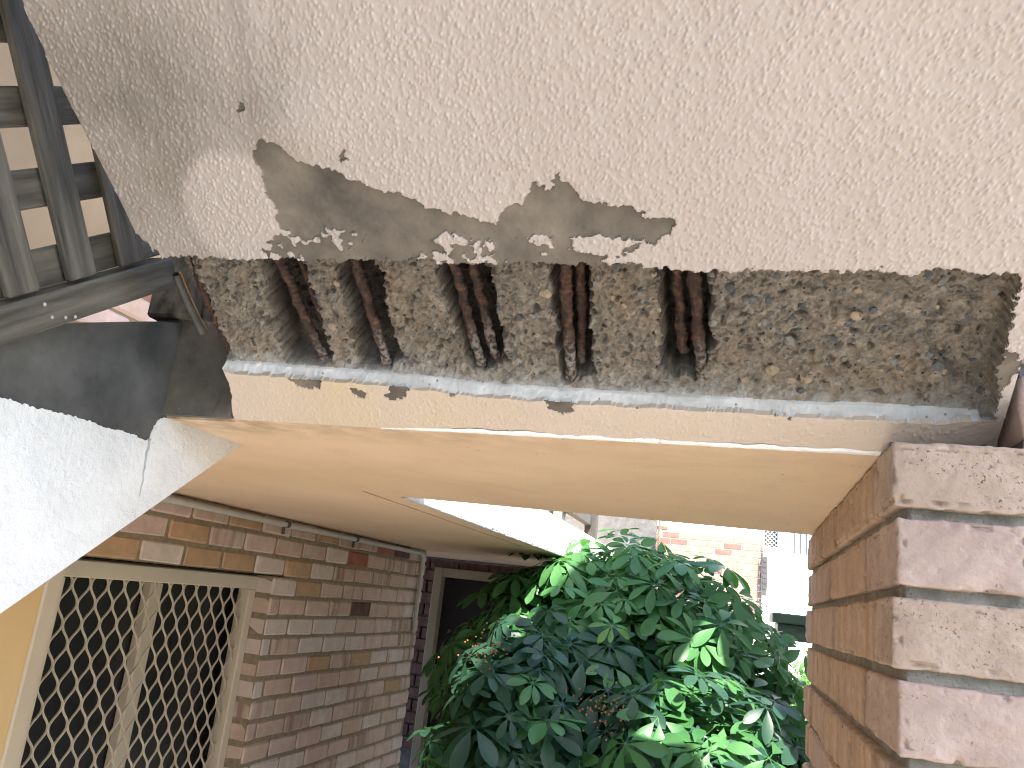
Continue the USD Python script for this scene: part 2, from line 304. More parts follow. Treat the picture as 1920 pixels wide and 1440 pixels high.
# rusty steel: primvar 'grey' marks where the scale has been ground back to steel
pmat('rusty_steel', {
    'g': ('geometry', {}), 'n': ('noise_texture', {'scale': 90.0, 'detail': 8, 'roughness': 0.75}),
    'r': ('rgb_ramp', {'ramp': [(0.30, (0.012, 0.009, 0.008)), (0.50, (0.038, 0.021, 0.016)), (0.62, (0.11, 0.045, 0.022)), (0.70, (0.20, 0.085, 0.04)), (0.80, (0.33, 0.26, 0.21))]}),
    'a': ('attribute', {'attribute': 'grey'}), 'm': ('mix', {'color2': (0.21, 0.195, 0.18)}),
    'gn': ('noise_texture', {'scale': 160.0, 'detail': 4}), 'gm': ('map_range', {'from_min': 0.4, 'from_max': 0.6, 'clamp': True}), 'gx': ('math', {'math_type': 'multiply', 'use_clamp': True}),
    'b': ('bump', {'strength': 0.9, 'distance': 0.003}),
    'p': ('principled_bsdf', {'roughness': 0.75, 'specular_ior_level': 0.4})},
    [('g.position', 'n.vector'), ('g.position', 'gn.vector'), ('n.fac', 'r.fac'), ('gn.fac', 'gm.value'), ('a.fac', 'gx.value1'), ('gm.result', 'gx.value2'),
     ('r.color', 'm.color1'), ('gx.value', 'm.fac'), ('m.color', 'p.base_color'), ('n.fac', 'b.height'), ('b.normal', 'p.normal')])

def brick_mat(name, a, b, streak=None, streak_axis=(26, 26, 1.5), speck=None, spots=0.0, bump=0.6):
    nodes = {'g': ('geometry', {}), 'n': ('noise_texture', {'scale': 16, 'detail': 7, 'roughness': 0.65}),
             'r': ('rgb_ramp', {'ramp': [(0.3, a), (0.7, b)]}),
             'm': ('mapping', {'scale': streak_axis}), 's': ('noise_texture', {'scale': 1.0, 'detail': 3, 'roughness': 0.5}),
             'sr': ('rgb_ramp', {'ramp': [(0.46, (0, 0, 0)), (0.66, (0.85, 0.85, 0.85))]}), 'mx': ('mix', {'color2': streak or a}),
             'v': ('noise_texture', {'scale': 230.0, 'detail': 4, 'roughness': 0.6}), 'vd': ('map_range', {'from_min': 0.64 - 0.25 * spots, 'from_max': 0.70 - 0.25 * spots, 'clamp': True}),
             'vl': ('noise_texture', {'scale': 24.0, 'detail': 3}), 'vs': ('map_range', {'from_min': 0.42, 'from_max': 0.62, 'clamp': True}), 'vm': ('math', {'math_type': 'multiply'}),
             'bl': ('noise_texture', {'scale': 13.0, 'detail': 8, 'roughness': 0.7}), 'br': ('map_range', {'from_min': 0.50, 'from_max': 0.72, 'to_max': 0.55, 'clamp': True}), 'mb': ('mix', {'color2': tuple(min(1, x * 1.25 + 0.04) for x in b)}),
             'ms': ('mix', {'color2': speck or (0.05, 0.04, 0.045)}),
             'nb': ('noise_texture', {'scale': 220, 'detail': 6, 'roughness': 0.65}), 'b': ('bump', {'strength': bump, 'distance': 0.0022}),
             'p': ('principled_bsdf', {'roughness': 0.82, 'specular_ior_level': 0.25})}
    links = [('g.position', x + '.vector') for x in ('n', 'm', 'v', 'vl', 'bl', 'nb')] + [('m.vector', 's.vector'), ('n.fac', 'r.fac'), ('bl.fac', 'br.value'), ('r.color', 'mb.color1'), ('br.result', 'mb.fac'), ('mb.color', 'mx.color1'),
             ('v.fac', 'vd.value'), ('vl.fac', 'vs.value'), ('vd.result', 'vm.value1'), ('vs.result', 'vm.value2'),
             ('mx.color', 'ms.color1'), ('vm.value', 'ms.fac'), ('ms.color', 'p.base_color'), ('nb.fac', 'b.height'), ('b.normal', 'p.normal')]
    if streak: links += [('s.fac', 'sr.fac'), ('sr.color', 'mx.fac')]
    else: nodes['mx'][1]['fac'] = 0.0
    pmat(name, nodes, links)
brick_mat('brick_buff', (0.47, 0.335, 0.26), (0.57, 0.43, 0.345))
brick_mat('brick_pink', (0.50, 0.36, 0.295), (0.61, 0.465, 0.40))
brick_mat('brick_pale', (0.53, 0.435, 0.37), (0.63, 0.535, 0.47))
brick_mat('brick_striped', (0.46, 0.34, 0.27), (0.54, 0.42, 0.35), streak=(0.28, 0.18, 0.14))
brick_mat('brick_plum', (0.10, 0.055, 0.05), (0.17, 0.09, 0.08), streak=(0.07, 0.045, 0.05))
brick_mat('brick_red', (0.27, 0.10, 0.07), (0.38, 0.16, 0.11), speck=(0.03, 0.02, 0.02), spots=0.08)
brick_mat('brick_tan', (0.40, 0.25, 0.14), (0.50, 0.33, 0.20))
brick_mat('brick_far', (0.20, 0.125, 0.09), (0.27, 0.178, 0.13))
brick_mat('brick_far_red', (0.14, 0.065, 0.05), (0.20, 0.10, 0.075))
brick_mat('brick_near_speckled', (0.33, 0.24, 0.185), (0.45, 0.35, 0.28), speck=(0.10, 0.075, 0.065), spots=0.20, bump=1.0)
brick_mat('brick_near_pink', (0.34, 0.245, 0.205), (0.44, 0.335, 0.285), speck=(0.13, 0.09, 0.08), spots=0.04, bump=0.8)
brick_mat('brick_near_shaded', (0.36, 0.255, 0.18), (0.46, 0.345, 0.26), streak=(0.34, 0.22, 0.15), streak_axis=(30, 30, 2), speck=(0.10, 0.06, 0.04), spots=0.06)  # warmer tone holds the shaded look of the pillar's left face

def leaf_mat(name, c0, c1, trans, rough=0.32, spec=0.5):
    pmat(name, {'g': ('geometry', {}), 'n': ('noise_texture', {'scale': 7.0, 'detail': 3}), 'r': ('rgb_ramp', {'ramp': [(0.3, c0), (0.7, c1)]}),
                'nb': ('noise_texture', {'scale': 160.0, 'detail': 2}), 'b': ('bump', {'strength': 0.15, 'distance': 0.002}),
                'p': ('principled_bsdf', {'roughness': rough, 'specular_ior_level': spec}), 't': ('translucent_bsdf', {'color': trans}), 'x': ('mix_closure', {'fac': 0.34})},
         [('g.position', 'n.vector'), ('g.position', 'nb.vector'), ('n.fac', 'r.fac'), ('r.color', 'p.base_color'), ('nb.fac', 'b.height'), ('b.normal', 'p.normal'), ('p.BSDF', 'x.closure1'), ('t.BSDF', 'x.closure2')], surface='x.closure')
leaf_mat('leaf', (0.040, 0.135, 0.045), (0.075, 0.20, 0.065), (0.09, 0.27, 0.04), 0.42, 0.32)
leaf_mat('leaf_lit', (0.06, 0.17, 0.03), (0.09, 0.22, 0.04), (0.18, 0.42, 0.04))  # brighter green paints in the light on sunlit and topmost leaves
leaf_mat('leaf_shaded', (0.020, 0.060, 0.042), (0.036, 0.095, 0.055), (0.05, 0.15, 0.03), 0.40, 0.35)  # dark bluish green paints in the shade of the left lobes

# ------------------------------------------------------------------ ground
rng = np.random.default_rng(7)
tag(obj('ground', bx(-40, 40, -40, 40, -EYE - 0.5, -EYE), 'ground_paving', kind='structure'))

simple('added_lawn', (0.035, 0.06, 0.02), (0.07, 0.10, 0.035), 6, 0.9, 0.8, 120, 0.01)
tag(obj('added_lawn', bx(-40, 40, -40, -1.7, -EYE + 0.004, -EYE + 0.03), 'added_lawn', kind='structure'))  # unseen dark ground, added to cut light bounced onto the soffit

# ------------------------------------------------------------------ landing slab (flat soffit) and the balcony walkway beside it
land_poly = Polygon([(-2.045, 1.125), (-0.795, 1.125), (-0.795, YA), (0.60, YA), (0.60, 2.17), (0.16, 2.135), (-0.88, 2.015), (-0.88, 5.95), (-3.4, 5.95), (-3.4, 5.03), (-2.045, 5.03)])
m = prism(land_poly, HZ, 0.392, 'z')
groove = bx(-0.969, -0.957, 1.96, 5.96, HZ - 0.02, HZ + 0.012)
try: m = trimesh.boolean.difference([m, groove], engine='manifold')
except Exception: pass
t_land = thing('stair_landing', 'cream painted concrete landing slab with a flat tan underside joining pillar and left wall', 'landing')
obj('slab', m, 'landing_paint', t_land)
obj('edge_fascia', bx(-0.880, -0.868, 2.03, 5.95, 0.250, 0.397), 'pale_fascia', t_land, label='bright white fascia along the balcony edge')
rv = rng
lipv = []
obj('edge_lip', rbx(-0.882, -0.862, 2.025, 5.94, HZ - 0.004, 0.248, 0.004, 0.03, 0.001, 3, 40), 'grey_lip', t_land, smooth=40, label='grey flaking lip under the white fascia')

# dark end face of the landing between the two flights
front = Polygon([(-0.985, HZ + 0.004), (-0.80, HZ + 0.004), (-0.80, 0.40), (-0.985, 0.392)])
obj('end_face', prism(front, 1.112, 1.1245, 'y'), 'dark_brown_paint', t_land, label='dark brown painted end face with pale chips')
obj('dark_filler', rbx(-0.903, -0.80, 1.118, 1.24, 0.3925, 0.52, 0.005, 0.02, 0.002, 5), 'dark_brown_paint', t_land, smooth=40, label='dark filler block added over the gap at the landing edge')  # dark block added to cover a pale gap beside the flight
cr = [(-0.825, HZ + 0.002), (-0.79, HZ + 0.001), (-0.788, 0.33), (-0.80, 0.315), (-0.807, 0.29), (-0.818, 0.272), (-0.815, 0.25)]
obj('chipped_corner', prism(Polygon(cr), 1.098, 1.1115, 'y'), 'bare_render', t_land, label='chipped grey corner of the landing edge')

# ------------------------------------------------------------------ upper flight: sloping soffit with peeled patch and spalled band
t_up = thing('upper_stair_flight', 'concrete stair flight overhead with stippled soffit, peeled paint and a broken band of rusty bars', 'stair flight')
U0, U1, S1, STEP = -0.795, 0.292, 0.66, 0.0012
us = np.arange(U0, U1 + STEP / 2, STEP); ss = np.arange(0.0, S1 + STEP / 2, STEP)
UU, SS = np.meshgrid(us, ss)
P3 = np.stack([UU, SS, np.zeros_like(UU)], -1)
FINE = tuple(0.0110 * fb(P3 * 170 + q, 3, 201 + q) + 0.0085 * fb(P3 * 75 + q, 2, 211 + q) for q in (0, 7))
def region(pix, a=0.004, f=70, seed=1):
    poly = Polygon([tuple(onS(*q)) for q in pix]).buffer(0)
    out = np.zeros(UU.shape, bool); x0, y0, x1, y1 = poly.bounds; pad = 0.02
    j0, j1 = max(int((x0 - pad - U0) / STEP), 0), min(int((x1 + pad - U0) / STEP) + 2, UU.shape[1])
    i0, i1 = max(int((y0 - pad) / STEP), 0), min(int((y1 + pad) / STEP) + 2, UU.shape[0])
    if j1 <= j0 or i1 <= i0: return out
    w = (slice(i0, i1), slice(j0, j1)); Q = P3[w]
    du = a * 2 * fb(Q * f, 4, seed) + FINE[0][w]; ds = a * 2 * fb(Q * f + 31.7, 4, seed + 5) + FINE[1][w]
    out[w] = shapely.contains_xy(poly, (UU[w] + du).ravel(), (SS[w] + ds).ravel()).reshape(Q.shape[:2])
    return out
band = region([(250, 430), (300, 486), (345, 478), (400, 484), (500, 488), (620, 492), (760, 491), (900, 497), (1045, 500), (1200, 500), (1290, 507), (1420, 509), (1560, 511), (1640, 507), (1700, 517), (1790, 505), (1880, 516), (1912, 512),
               (1898, 600), (1884, 650), (1872, 700), (1866, 790), (1846, 786), (1700, 775), (1500, 767), (1240, 752), (1050, 741), (900, 730), (740, 711), (600, 700), (500, 692), (436, 688), (380, 700), (250, 690)], 0.0035, 60, 1)
# keep the lower, sawn side straight
low = LineString([tuple(onS(*q)) for q in [(380, 690), (436, 690), (500, 694), (600, 702), (740, 713), (900, 732), (1050, 743), (1240, 754), (1500, 769), (1700, 777), (1880, 789)]])
lx, ly = np.array(low.coords).T
o = np.argsort(lx); s_low = np.interp(UU, lx[o], ly[o])
core_u = (UU > -0.765) & (UU < 0.268)
band = np.where(core_u, (band | ((SS > s_low) & (SS < s_low + 0.03))) & (SS > s_low), band & (SS > s_low))
lipw = 0.0115 * np.clip((0.272 - UU) / 0.05, 0.1, 1) * np.clip((UU + 0.775) / 0.03, 0.2, 1)
lip = (~band) & (SS > s_low - lipw + 0.007 * fb(P3 * 28, 3, 12) + 0.004 * fb(P3 * 90, 3, 3)) & (SS <= s_low) & core_u
patch = region([(478, 262), (497, 266), (530, 275), (545, 295), (590, 310), (640, 328), (700, 355), (760, 368), (800, 390), (850, 400), (930, 420), (942, 402), (960, 385), (985, 368), (998, 342), (1012, 346), (1032, 358), (1046, 322), (1060, 345), (1080, 358), (1100, 380),
                (1150, 388), (1190, 394), (1215, 408), (1262, 406), (1267, 430), (1230, 455), (1225, 482), (1180, 500), (900, 510), (600, 510), (520, 500), (490, 470), (500, 455), (530, 435), (512, 385), (492, 330), (474, 292)], 0.0045, 60, 2)
zone = region([(480, 430), (760, 445), (1000, 440), (1240, 440), (1290, 520), (480, 520)], 0.01, 30, 4)
flake = (fb(P3 * np.array([26, 34, 1]), 5, 21) + 0.5 * fb(P3 * 110, 3, 5)) > 0.085
keep = region([(1070, 450), (1100, 440), (1180, 448), (1195, 455), (1160, 482), (1110, 478), (1080, 470)], 0.006, 60, 6) | region([(610, 430), (640, 432), (636, 445), (615, 444)], 0.003, 90, 3)
patch = patch & ~((zone & flake) | keep)
patch |= region([(640, 288), (650, 290), (648, 302), (640, 298)], 0.003, 120, 7) | region([(445, 198), (457, 200), (455, 206), (447, 204)], 0.002, 120, 9)
spots = (fb(P3 * 30 + 5, 2, 77) > 0.36) & (SS < 0.10)
for q in ([(730, 722), (773, 728), (760, 742), (740, 750), (723, 747)], [(1018, 745), (1057, 735), (1084, 755), (1075, 768), (1057, 779), (1025, 764)], [(538, 708), (602, 714), (604, 728), (580, 731), (557, 723)],
          [(1440, 766), (1495, 758), (1498, 773), (1480, 783), (1453, 779)], [(655, 728), (690, 735), (680, 748), (664, 742)], [(1280, 757), (1300, 765), (1290, 772)], [(836, 728), (870, 733), (846, 748)]):
    patch |= region(q, 0.003, 90, 11)
patch |= region([(1886, 655), (1915, 668), (1905, 700), (1880, 728), (1872, 750), (1866, 720)], 0.003, 80, 13)
kind = np.zeros(UU.shape, np.int8)                      # 0 paint, 1 bare, 2 broken concrete, 3 sawn lip, 4 strip below the cut
kind[SS < s_low - 0.004] = 4
kind[patch] = 1
kind[lip] = 3
kind[band] = 2

inside = ndimage.distance_transform_edt(band) * STEP
# fractured relief: big undulation, chips (tilted cells) and grit
r2 = np.random.default_rng(11)
cells = np.stack([r2.uniform(U0, U1, 9000), r2.uniform(0, 0.35, 9000)], 1)
near_s = SS < 0.36
dist, idx = cKDTree(cells).query(np.stack([UU[near_s] + 0.004 * fb(P3[near_s] * 80, 2, 3), SS[near_s] + 0.004 * fb(P3[near_s] * 80 + 9, 2, 4)], -1))
tilt = r2.normal(0, 0.28, (9000, 2)); off = r2.normal(0, 0.0016, 9000)
chip = np.zeros(UU.shape)
chip[near_s] = off[idx] + tilt[idx, 0] * (UU[near_s] - cells[idx, 0]) + tilt[idx, 1] * (SS[near_s] - cells[idx, 1])
big = 2 * fb(P3 * 14, 4, 40); mid = 2 * fb(P3 * 52, 4, 41); grit = 2 * fb(P3 * 210, 3, 42)
ridge = (1 - np.abs(2 * fb(P3 * 85, 4, 47)) * 2.2)
rough = 0.0055 * big + 0.0038 * mid + 0.0026 * ridge + 0.0026 * grit + 0.55 * chip
base = 0.021 + rough
pits = np.maximum(fb(P3 * 95, 2, 55) - 0.20, 0) * 0.05
base = base + pits
# chases cut round the bars
chases = [[(462, 486), (547, 488), (566, 540), (584, 600), (600, 650), (610, 697), (575, 706), (522, 695), (500, 620), (482, 550)],
          [(612, 494), (678, 494), (706, 540), (716, 610), (728, 650), (748, 690), (715, 712), (662, 704), (640, 610), (624, 550)],
          [(801, 500), (893, 500), (914, 535), (920, 590), (930, 640), (937, 700), (900, 716), (874, 710), (838, 620), (815, 560)],
          [(1012, 500), (1096, 500), (1102, 560), (1109, 630), (1105, 700), (1108, 727), (1050, 736), (1036, 640), (1026, 560)],
          [(1228, 518), (1262, 512), (1300, 510), (1322, 525), (1331, 560), (1332, 620), (1336, 660), (1328, 705), (1300, 730), (1240, 722), (1232, 640)]]
chase = np.zeros(UU.shape, bool)
for k, q in enumerate(chases): chase |= region(q, 0.0035, 45, 60 + k)
chase &= band
cd = ndimage.distance_transform_edt(chase) * STEP
groove = np.clip(cd / 0.007, 0, 1) ** 0.8
left_cut = region([(270, 440), (340, 480), (372, 560), (400, 640), (436, 715), (380, 730), (260, 600)], 0.004, 60, 71) & band
lcd = np.clip(ndimage.distance_transform_edt(left_cut) * STEP / 0.02, 0, 1)
depth = base + groove * (0.050 + 0.005 * mid) + lcd * 0.022
rhole = region([(1740, 630), (1800, 622), (1850, 625), (1872, 660), (1862, 760), (1800, 740), (1760, 690)], 0.006, 40, 73) & band
depth += np.clip(ndimage.distance_transform_edt(rhole) * STEP / 0.004, 0, 1) * 0.012
edge = np.clip(inside / 0.0045, 0, 1)
wl = np.clip((SS - s_low) / 0.016, 0, 1); wl = wl * wl * (3 - 2 * wl)
wl = np.where((UU > 0.268) | (UU < -0.765), 1.0, wl)
D = np.where(band, np.where(wl < 1, (1 - wl) * (0.0155 + 0.3 * rough) + wl * depth, depth * edge) + 0.0015, 0.0)
# the sawn lip slopes into the cut
tl = np.clip((SS - (s_low - 0.015)) / 0.015, 0, 1)
D = np.where(lip, 0.002 + 0.013 * tl + 0.0012 * grit + 0.0024 * mid, D)
D = np.where(kind == 1, 0.0016 + 0.0006 * mid + 0.0003 * grit, D)
# slow waviness of the painted face, blistered above the left of the patch
# roller stipple: thousands of small raised blobs on the painted faces
r9 = np.random.default_rng(77); NB = 40000
bp = np.stack([r9.uniform(U0, U1, NB), r9.uniform(0, S1, NB)], 1); ba = 0.00045 + 0.00145 * r9.random(NB) ** 2.4; br = 0.0011 + 0.0009 * r9.random(NB)
SK = np.array([1.0, 0.72])
dd_, ix = cKDTree(bp * SK).query(np.stack([UU.ravel() + 0.0010 * fb(P3.reshape(-1, 3) * 260, 2, 61), SS.ravel()], -1) * SK, k=2)
blob = np.maximum(ba[ix[:, 0]] * np.exp(-(dd_[:, 0] / br[ix[:, 0]]) ** 2), ba[ix[:, 1]] * np.exp(-(dd_[:, 1] / br[ix[:, 1]]) ** 2)).reshape(UU.shape)
blob += 0.00022 * 2 * fb(P3 * 330, 2, 63) + 0.00035 * 2 * fb(P3 * 110, 2, 64)
D = np.where(kind == 0, D - blob, np.where(kind == 4, D - 0.42 * blob, D))
wav = 0.0022 * 2 * fb(P3 * 6, 3, 91)
bl = onS(545, 235); D = D + wav * 0.8 - 0.004 * np.exp(-(((UU - bl[0]) / 0.05) ** 2 + ((SS - bl[1]) / 0.035) ** 2))
fold = onS(480, 110); D = D - 0.004 * np.exp(-(((UU - fold[0] - 0.25 * (SS - fold[1])) / 0.018) ** 2 + ((SS - fold[1]) / 0.09) ** 2))
blist = fb(P3 * 9, 2, 31); D = D - np.where(kind == 0, 0.0014 * np.clip((-UU - 0.35) / 0.4, 0, 1) * 2 * blist, 0)

V = S3(UU, SS, D)
ny, nx = UU.shape
ii = np.arange(ny * nx).reshape(ny, nx)
a, b, c, d = ii[:-1, :-1], ii[:-1, 1:], ii[1:, 1:], ii[1:, :-1]
quad = np.stack([a, b, c, d], -1).reshape(-1, 4)
kf = kind.ravel()
# uneven left side
leftpx = [(-20, -130), (40, 0), (85, 100), (130, 195), (180, 310), (228, 420), (262, 455), (300, 490), (312, 508), (340, 560), (382, 630), (428, 716), (434, 740), (436, 778)]
lxy = np.array([onS(*q) for q in leftpx]); oo = np.argsort(lxy[:, 1])
left_u = np.interp(ss, lxy[oo, 1], lxy[oo, 0]) + 0.0022 * 2 * fb(np.stack([ss * 60, ss * 0, ss * 0], -1), 3, 5)
V = V.reshape(ny, nx, 3)
UU2 = np.maximum(UU, left_u[:, None]); V[..., 0] = UU2
V = V.reshape(-1, 3)
alive = (UU + STEP > left_u[:, None]).ravel()
quad = quad[alive[quad].any(1)]
qk = np.sort(kf[quad], 1)[:, 2]
dust = np.clip(1.0 - (SS - s_low) / 0.045, 0, 1) ** 1.6 * 1.5 * np.where(UU < 0.0, 1.0, 0.8) + 0.20
recess_shade = np.clip(cd / 0.005, 0, 1) * np.clip((SS - s_low) / 0.07 + 0.35, 0.35, 1) + np.clip(0.006 - inside, 0, 1) / 0.006 * 0.25 * (SS > s_low + 0.04)  # darkens chases and rim as painted shade of the recesses
recess_shade = np.clip(recess_shade, 0, 1) * 0.93
# grime on the paint, with the scrubbed pale disc left of the patch
dirt = np.clip((-UU - 0.36) / 0.30, 0, 1) ** 1.2 * 0.46 + np.clip(np.hypot((UU + 0.70) / 0.16, (SS - 0.50) / 0.16) * -1 + 1, 0, 1) * 0.5
streak = onS(505, 150); dirt += 0.45 * np.exp(-(((UU - streak[0] - 0.3 * (SS - streak[1])) / 0.02) ** 2 + ((SS - streak[1]) / 0.07) ** 2))
disc = onS(455, 390); dr = np.hypot(UU - disc[0] - 0.004, SS - disc[1] + 0.012) + 0.006 * fb(P3 * 25, 2, 3)
dirt *= np.clip((dr - 0.080) / 0.016, 0.0, 1)
dirt *= np.where(UU > -0.52, np.clip((-UU - 0.30) / 0.22, 0, 1), 1)
dirt += 0.12 * np.clip(2 * fb(P3 * 5, 4, 17), 0, 1)
dirt4 = 0.25 * np.clip(2 * fb(P3 * 9, 4, 19), 0, 1) + np.clip(np.exp(-((UU + 0.58) / 0.07) ** 2) * 0.5 + np.exp(-((UU + 0.42) / 0.05) ** 2) * 0.35, 0, 1)
def sub(k, name, mat, vals=None, **kw):
    q = quad[qk == k]; ids, inv = np.unique(q, return_inverse=True); q = inv.reshape(-1, 4)
    f = np.vstack([q[:, [0, 1, 2]], q[:, [0, 2, 3]]])
    if k == 1:                                            # every bare patch is a piece of its own
        tm = trimesh.Trimesh(V[ids], f, process=False)
        lab = trimesh.graph.connected_component_labels(tm.face_adjacency, node_count=len(f))
        cnt_ = np.bincount(lab)
        for c_ in np.argsort(-cnt_):
            if cnt_[c_] < 12: continue
            ff_ = f[lab == c_]; i2, v2 = np.unique(ff_, return_inverse=True)
            obj(name, (V[ids][i2], v2.reshape(-1, 3)), mat, t_up, smooth=True, **kw)
        return None
    p = obj(name, (V[ids], f), mat, t_up, smooth=True, **kw)
    for nm, vv in (vals or {}).items(): primvar(p, nm, vv.ravel()[ids])
    return p
sub(0, 'painted_soffit', 'soffit_paint', {'dirt': dirt}, label='pinkish stippled painted soffit, grimy at its left edge')
sub(1, 'peeled_patch', 'bare_render', label='grey bare patches where the paint has peeled')
sub(2, 'exposed_concrete', 'exposed_concrete', {'dust': dust, 'recess_shade': recess_shade}, label='rough broken concrete band with aggregate and bar chases')
sub(3, 'sawn_edge', 'cut_concrete', label='pale sawn lower edge of the broken band')
sub(4, 'soffit_strip', 'strip_paint', {'dirt': dirt4}, label='narrow cream stippled strip under the broken band')

# white chipped arris
xs = np.arange(-0.53, 0.168, 0.003)
n = 7; rows = []
for x in xs:
    w = 0.0038 + 0.0045 * (meshkit.fbm(np.array([x * 40, 3.1, 0.0]), 4, 2) - 0.35); w *= np.clip((x + 0.54) / 0.12, 0.15, 1)
    jj = 0.0018 * (meshkit.fbm(np.array([x * 90, 7.7, 0]), 3, 5) - 0.5)
    rows.append([S3(x, s + jj, -0.0006 - 0.0022 * math.sin(math.pi * t) * meshkit.noise(np.array([x * 160, t * 4, 1.0]), 3)) for t, s in zip(np.linspace(0, 1, n), np.linspace(-0.0012, max(w, 0.0008) * 1.6, n))])
vv = np.array(rows).reshape(-1, 3); ff = []
for i in range(len(xs) - 1):
    for k in range(n - 1):
        A = i * n + k; ff += [(A, A + n + 1, A + 1), (A, A + n, A + n + 1)]
obj('chipped_arris', (vv, np.array(ff)), 'peeled_white', t_up, smooth=True, label='white chipped edge where the slope meets the landing')

# body of the flight: slab sides, steps above, and the run up to the next floor
SL = 3.1
BD = 0.105
prof = [(YA + BD * ST, HZ + BD * CT), (YA + 0.012, HZ + BD * CT + 0.02), (YA + 0.012, 0.392)]
y, z = YA - 0.04, 0.392
for k in range(10):
    prof += [(y, z), (y, z + 0.172)]; y -= 0.255; z += 0.172
prof += [(y - 1.2, z), (y - 1.2, z - 0.2)]
yb = YA - SL * CT
prof += [(YA - 3.05 * CT + BD * ST, HZ + 3.05 * ST + BD * CT)]
obj('steps', prism(Polygon(prof).buffer(0), U0 + 0.012, U1 - 0.004, 'x'), 'dark_brown_paint', t_up)
far = S3(np.array([U0, U1, U1, U0]), np.array([S1 - 0.002, S1 - 0.002, SL, SL]), np.zeros(4))
slabv = np.vstack([far, S3(np.array([U0, U1, U1, U0]), np.array([S1 - 0.002, S1 - 0.002, SL, SL]), np.full(4, 0.065))])
pm_ = obj('soffit_continuation', trimesh.Trimesh(slabv).convex_hull, 'soffit_paint', t_up, label='rest of the soffit rising out of view')
# left flank of the slab: a dark painted side
flank = []
for s0, s1 in zip(np.linspace(0.12, SL, 24)[:-1], np.linspace(0.12, SL, 24)[1:]):
    pass
fl = S3(np.array([U0 + 0.004, U0 + 0.010, U0 + 0.010, U0 + 0.004] * 2), np.array([0.34, 0.34, SL, SL] * 2), np.array([0.004] * 4 + [0.10] * 4))
obj('flank', trimesh.Trimesh(fl).convex_hull, 'dark_brown_paint', t_up)

# reinforcing bars
def rebar(top, bot, r, depth, seed, ground_from=0.55, bend=0.0, ext=(0.03, 0.045)):
    r *= 0.86; a, b = onS(*top), onS(*bot); L = np.linalg.norm(a - b); dr = (b - a) / L
    a = a - dr * ext[0]; b = b + dr * ext[1]; L = np.linalg.norm(a - b)
    N = int(L / 0.0011); t = np.linspace(0, 1, N)
    u = a[0] + (b[0] - a[0]) * t + 0.0016 * 2 * fb(np.stack([t * 6, t * 0 + seed, t * 0], -1), 2, seed); s = a[1] + (b[1] - a[1]) * t
    dd = depth + bend * (t - 0.5) + np.clip(0.10 - t, 0, 1) * 0.10 + np.clip(t - 0.82, 0, 1) * 0.22
    pts = S3(u, s, dd); tt = np.gradient(pts, axis=0); tt /= np.linalg.norm(tt, axis=1, keepdims=True)
    nn = np.array([0, -ST, -CT]); k = 14; ang = np.linspace(0, 2 * np.pi, k, endpoint=False); vs = []
    for i in range(N):
        e = np.cross(tt[i], nn); e /= np.linalg.norm(e); f_ = np.cross(e, tt[i])
        rib = 0.00050 * (np.abs(np.sin((i * L / N / 0.0075 + 0.35 * np.sin(ang)) * np.pi)) > 0.86)
        ridge = 0.0008 * (np.abs(np.cos(ang)) > 0.97)
        rr = r + rib + ridge + 0.0044 * 2 * fb(np.stack([np.cos(ang) * 1.5 + seed, np.sin(ang) * 1.2, np.full(k, i * L / N * 70)], -1), 3, seed)
        vs.append(pts[i] + rr[:, None] * (np.cos(ang)[:, None] * e + np.sin(ang)[:, None] * f_))
    f = []
    for i in range(N - 1):
        j = np.arange(k); A = i * k + j; B = i * k + (j + 1) % k
        f.append(np.stack([A, B + k, B], 1)); f.append(np.stack([A, A + k, B + k], 1))
    p = obj('steel_bar', (np.vstack(vs), np.vstack(f)), 'rusty_steel', t_up, smooth=True, label='rusty ribbed reinforcing bar')
    primvar(p, 'grey', np.repeat(np.clip((t - ground_from) / 0.2, 0, 1), k))
bars = [((496, 490), (597, 703), 0.0072, 0.030, 1, 0.6), ((530, 492), (590, 660), 0.0055, 0.044, 9, 1.2), ((645, 497), (715, 713), 0.0072, 0.030, 2, 0.5), ((831, 505), (891, 710), 0.0066, 0.034, 3, 0.5), ((868, 507), (914, 690), 0.0066, 0.036, 4, 0.5),
        ((1052, 503), (1063, 733), 0.0078, 0.028, 5, 0.5), ((1076, 503), (1080, 712), 0.0064, 0.044, 6, 0.7), ((1262, 520), (1274, 680), 0.0064, 0.042, 7, 0.8), ((1295, 515), (1314, 730), 0.0080, 0.032, 8, 0.55), ((352, 548), (424, 706), 0.0060, 0.032, 12, 0.9)]
for q in bars: rebar(*q)
# torn plastic sheath and wire at the left end of the band
pp = [S3(*onS(px, py), dd) for px, py, dd in ((318, 500, 0.012), (330, 540, 0.012), (352, 585, 0.010), (376, 632, 0.012))]
pts = np.array([np.array(pp)[0] * (1 - t) ** 3 + 3 * np.array(pp)[1] * t * (1 - t) ** 2 + 3 * np.array(pp)[2] * t * t * (1 - t) + np.array(pp)[3] * t ** 3 for t in np.linspace(0.18, 1, 16)])
obj('plastic_sheath', tube(pts + [-0.003, 0, 0], np.linspace(0.0060, 0.0068, 16), 12, False), 'sheath', t_up, smooth=True, label='torn grey plastic sheath at the band end')
obj('tie_wire', tube(pts + [0.001, 0, 0.004], 0.0022, 7), 'rust_wire', t_up, smooth=True, label='thin rusty wire inside the torn sheath')

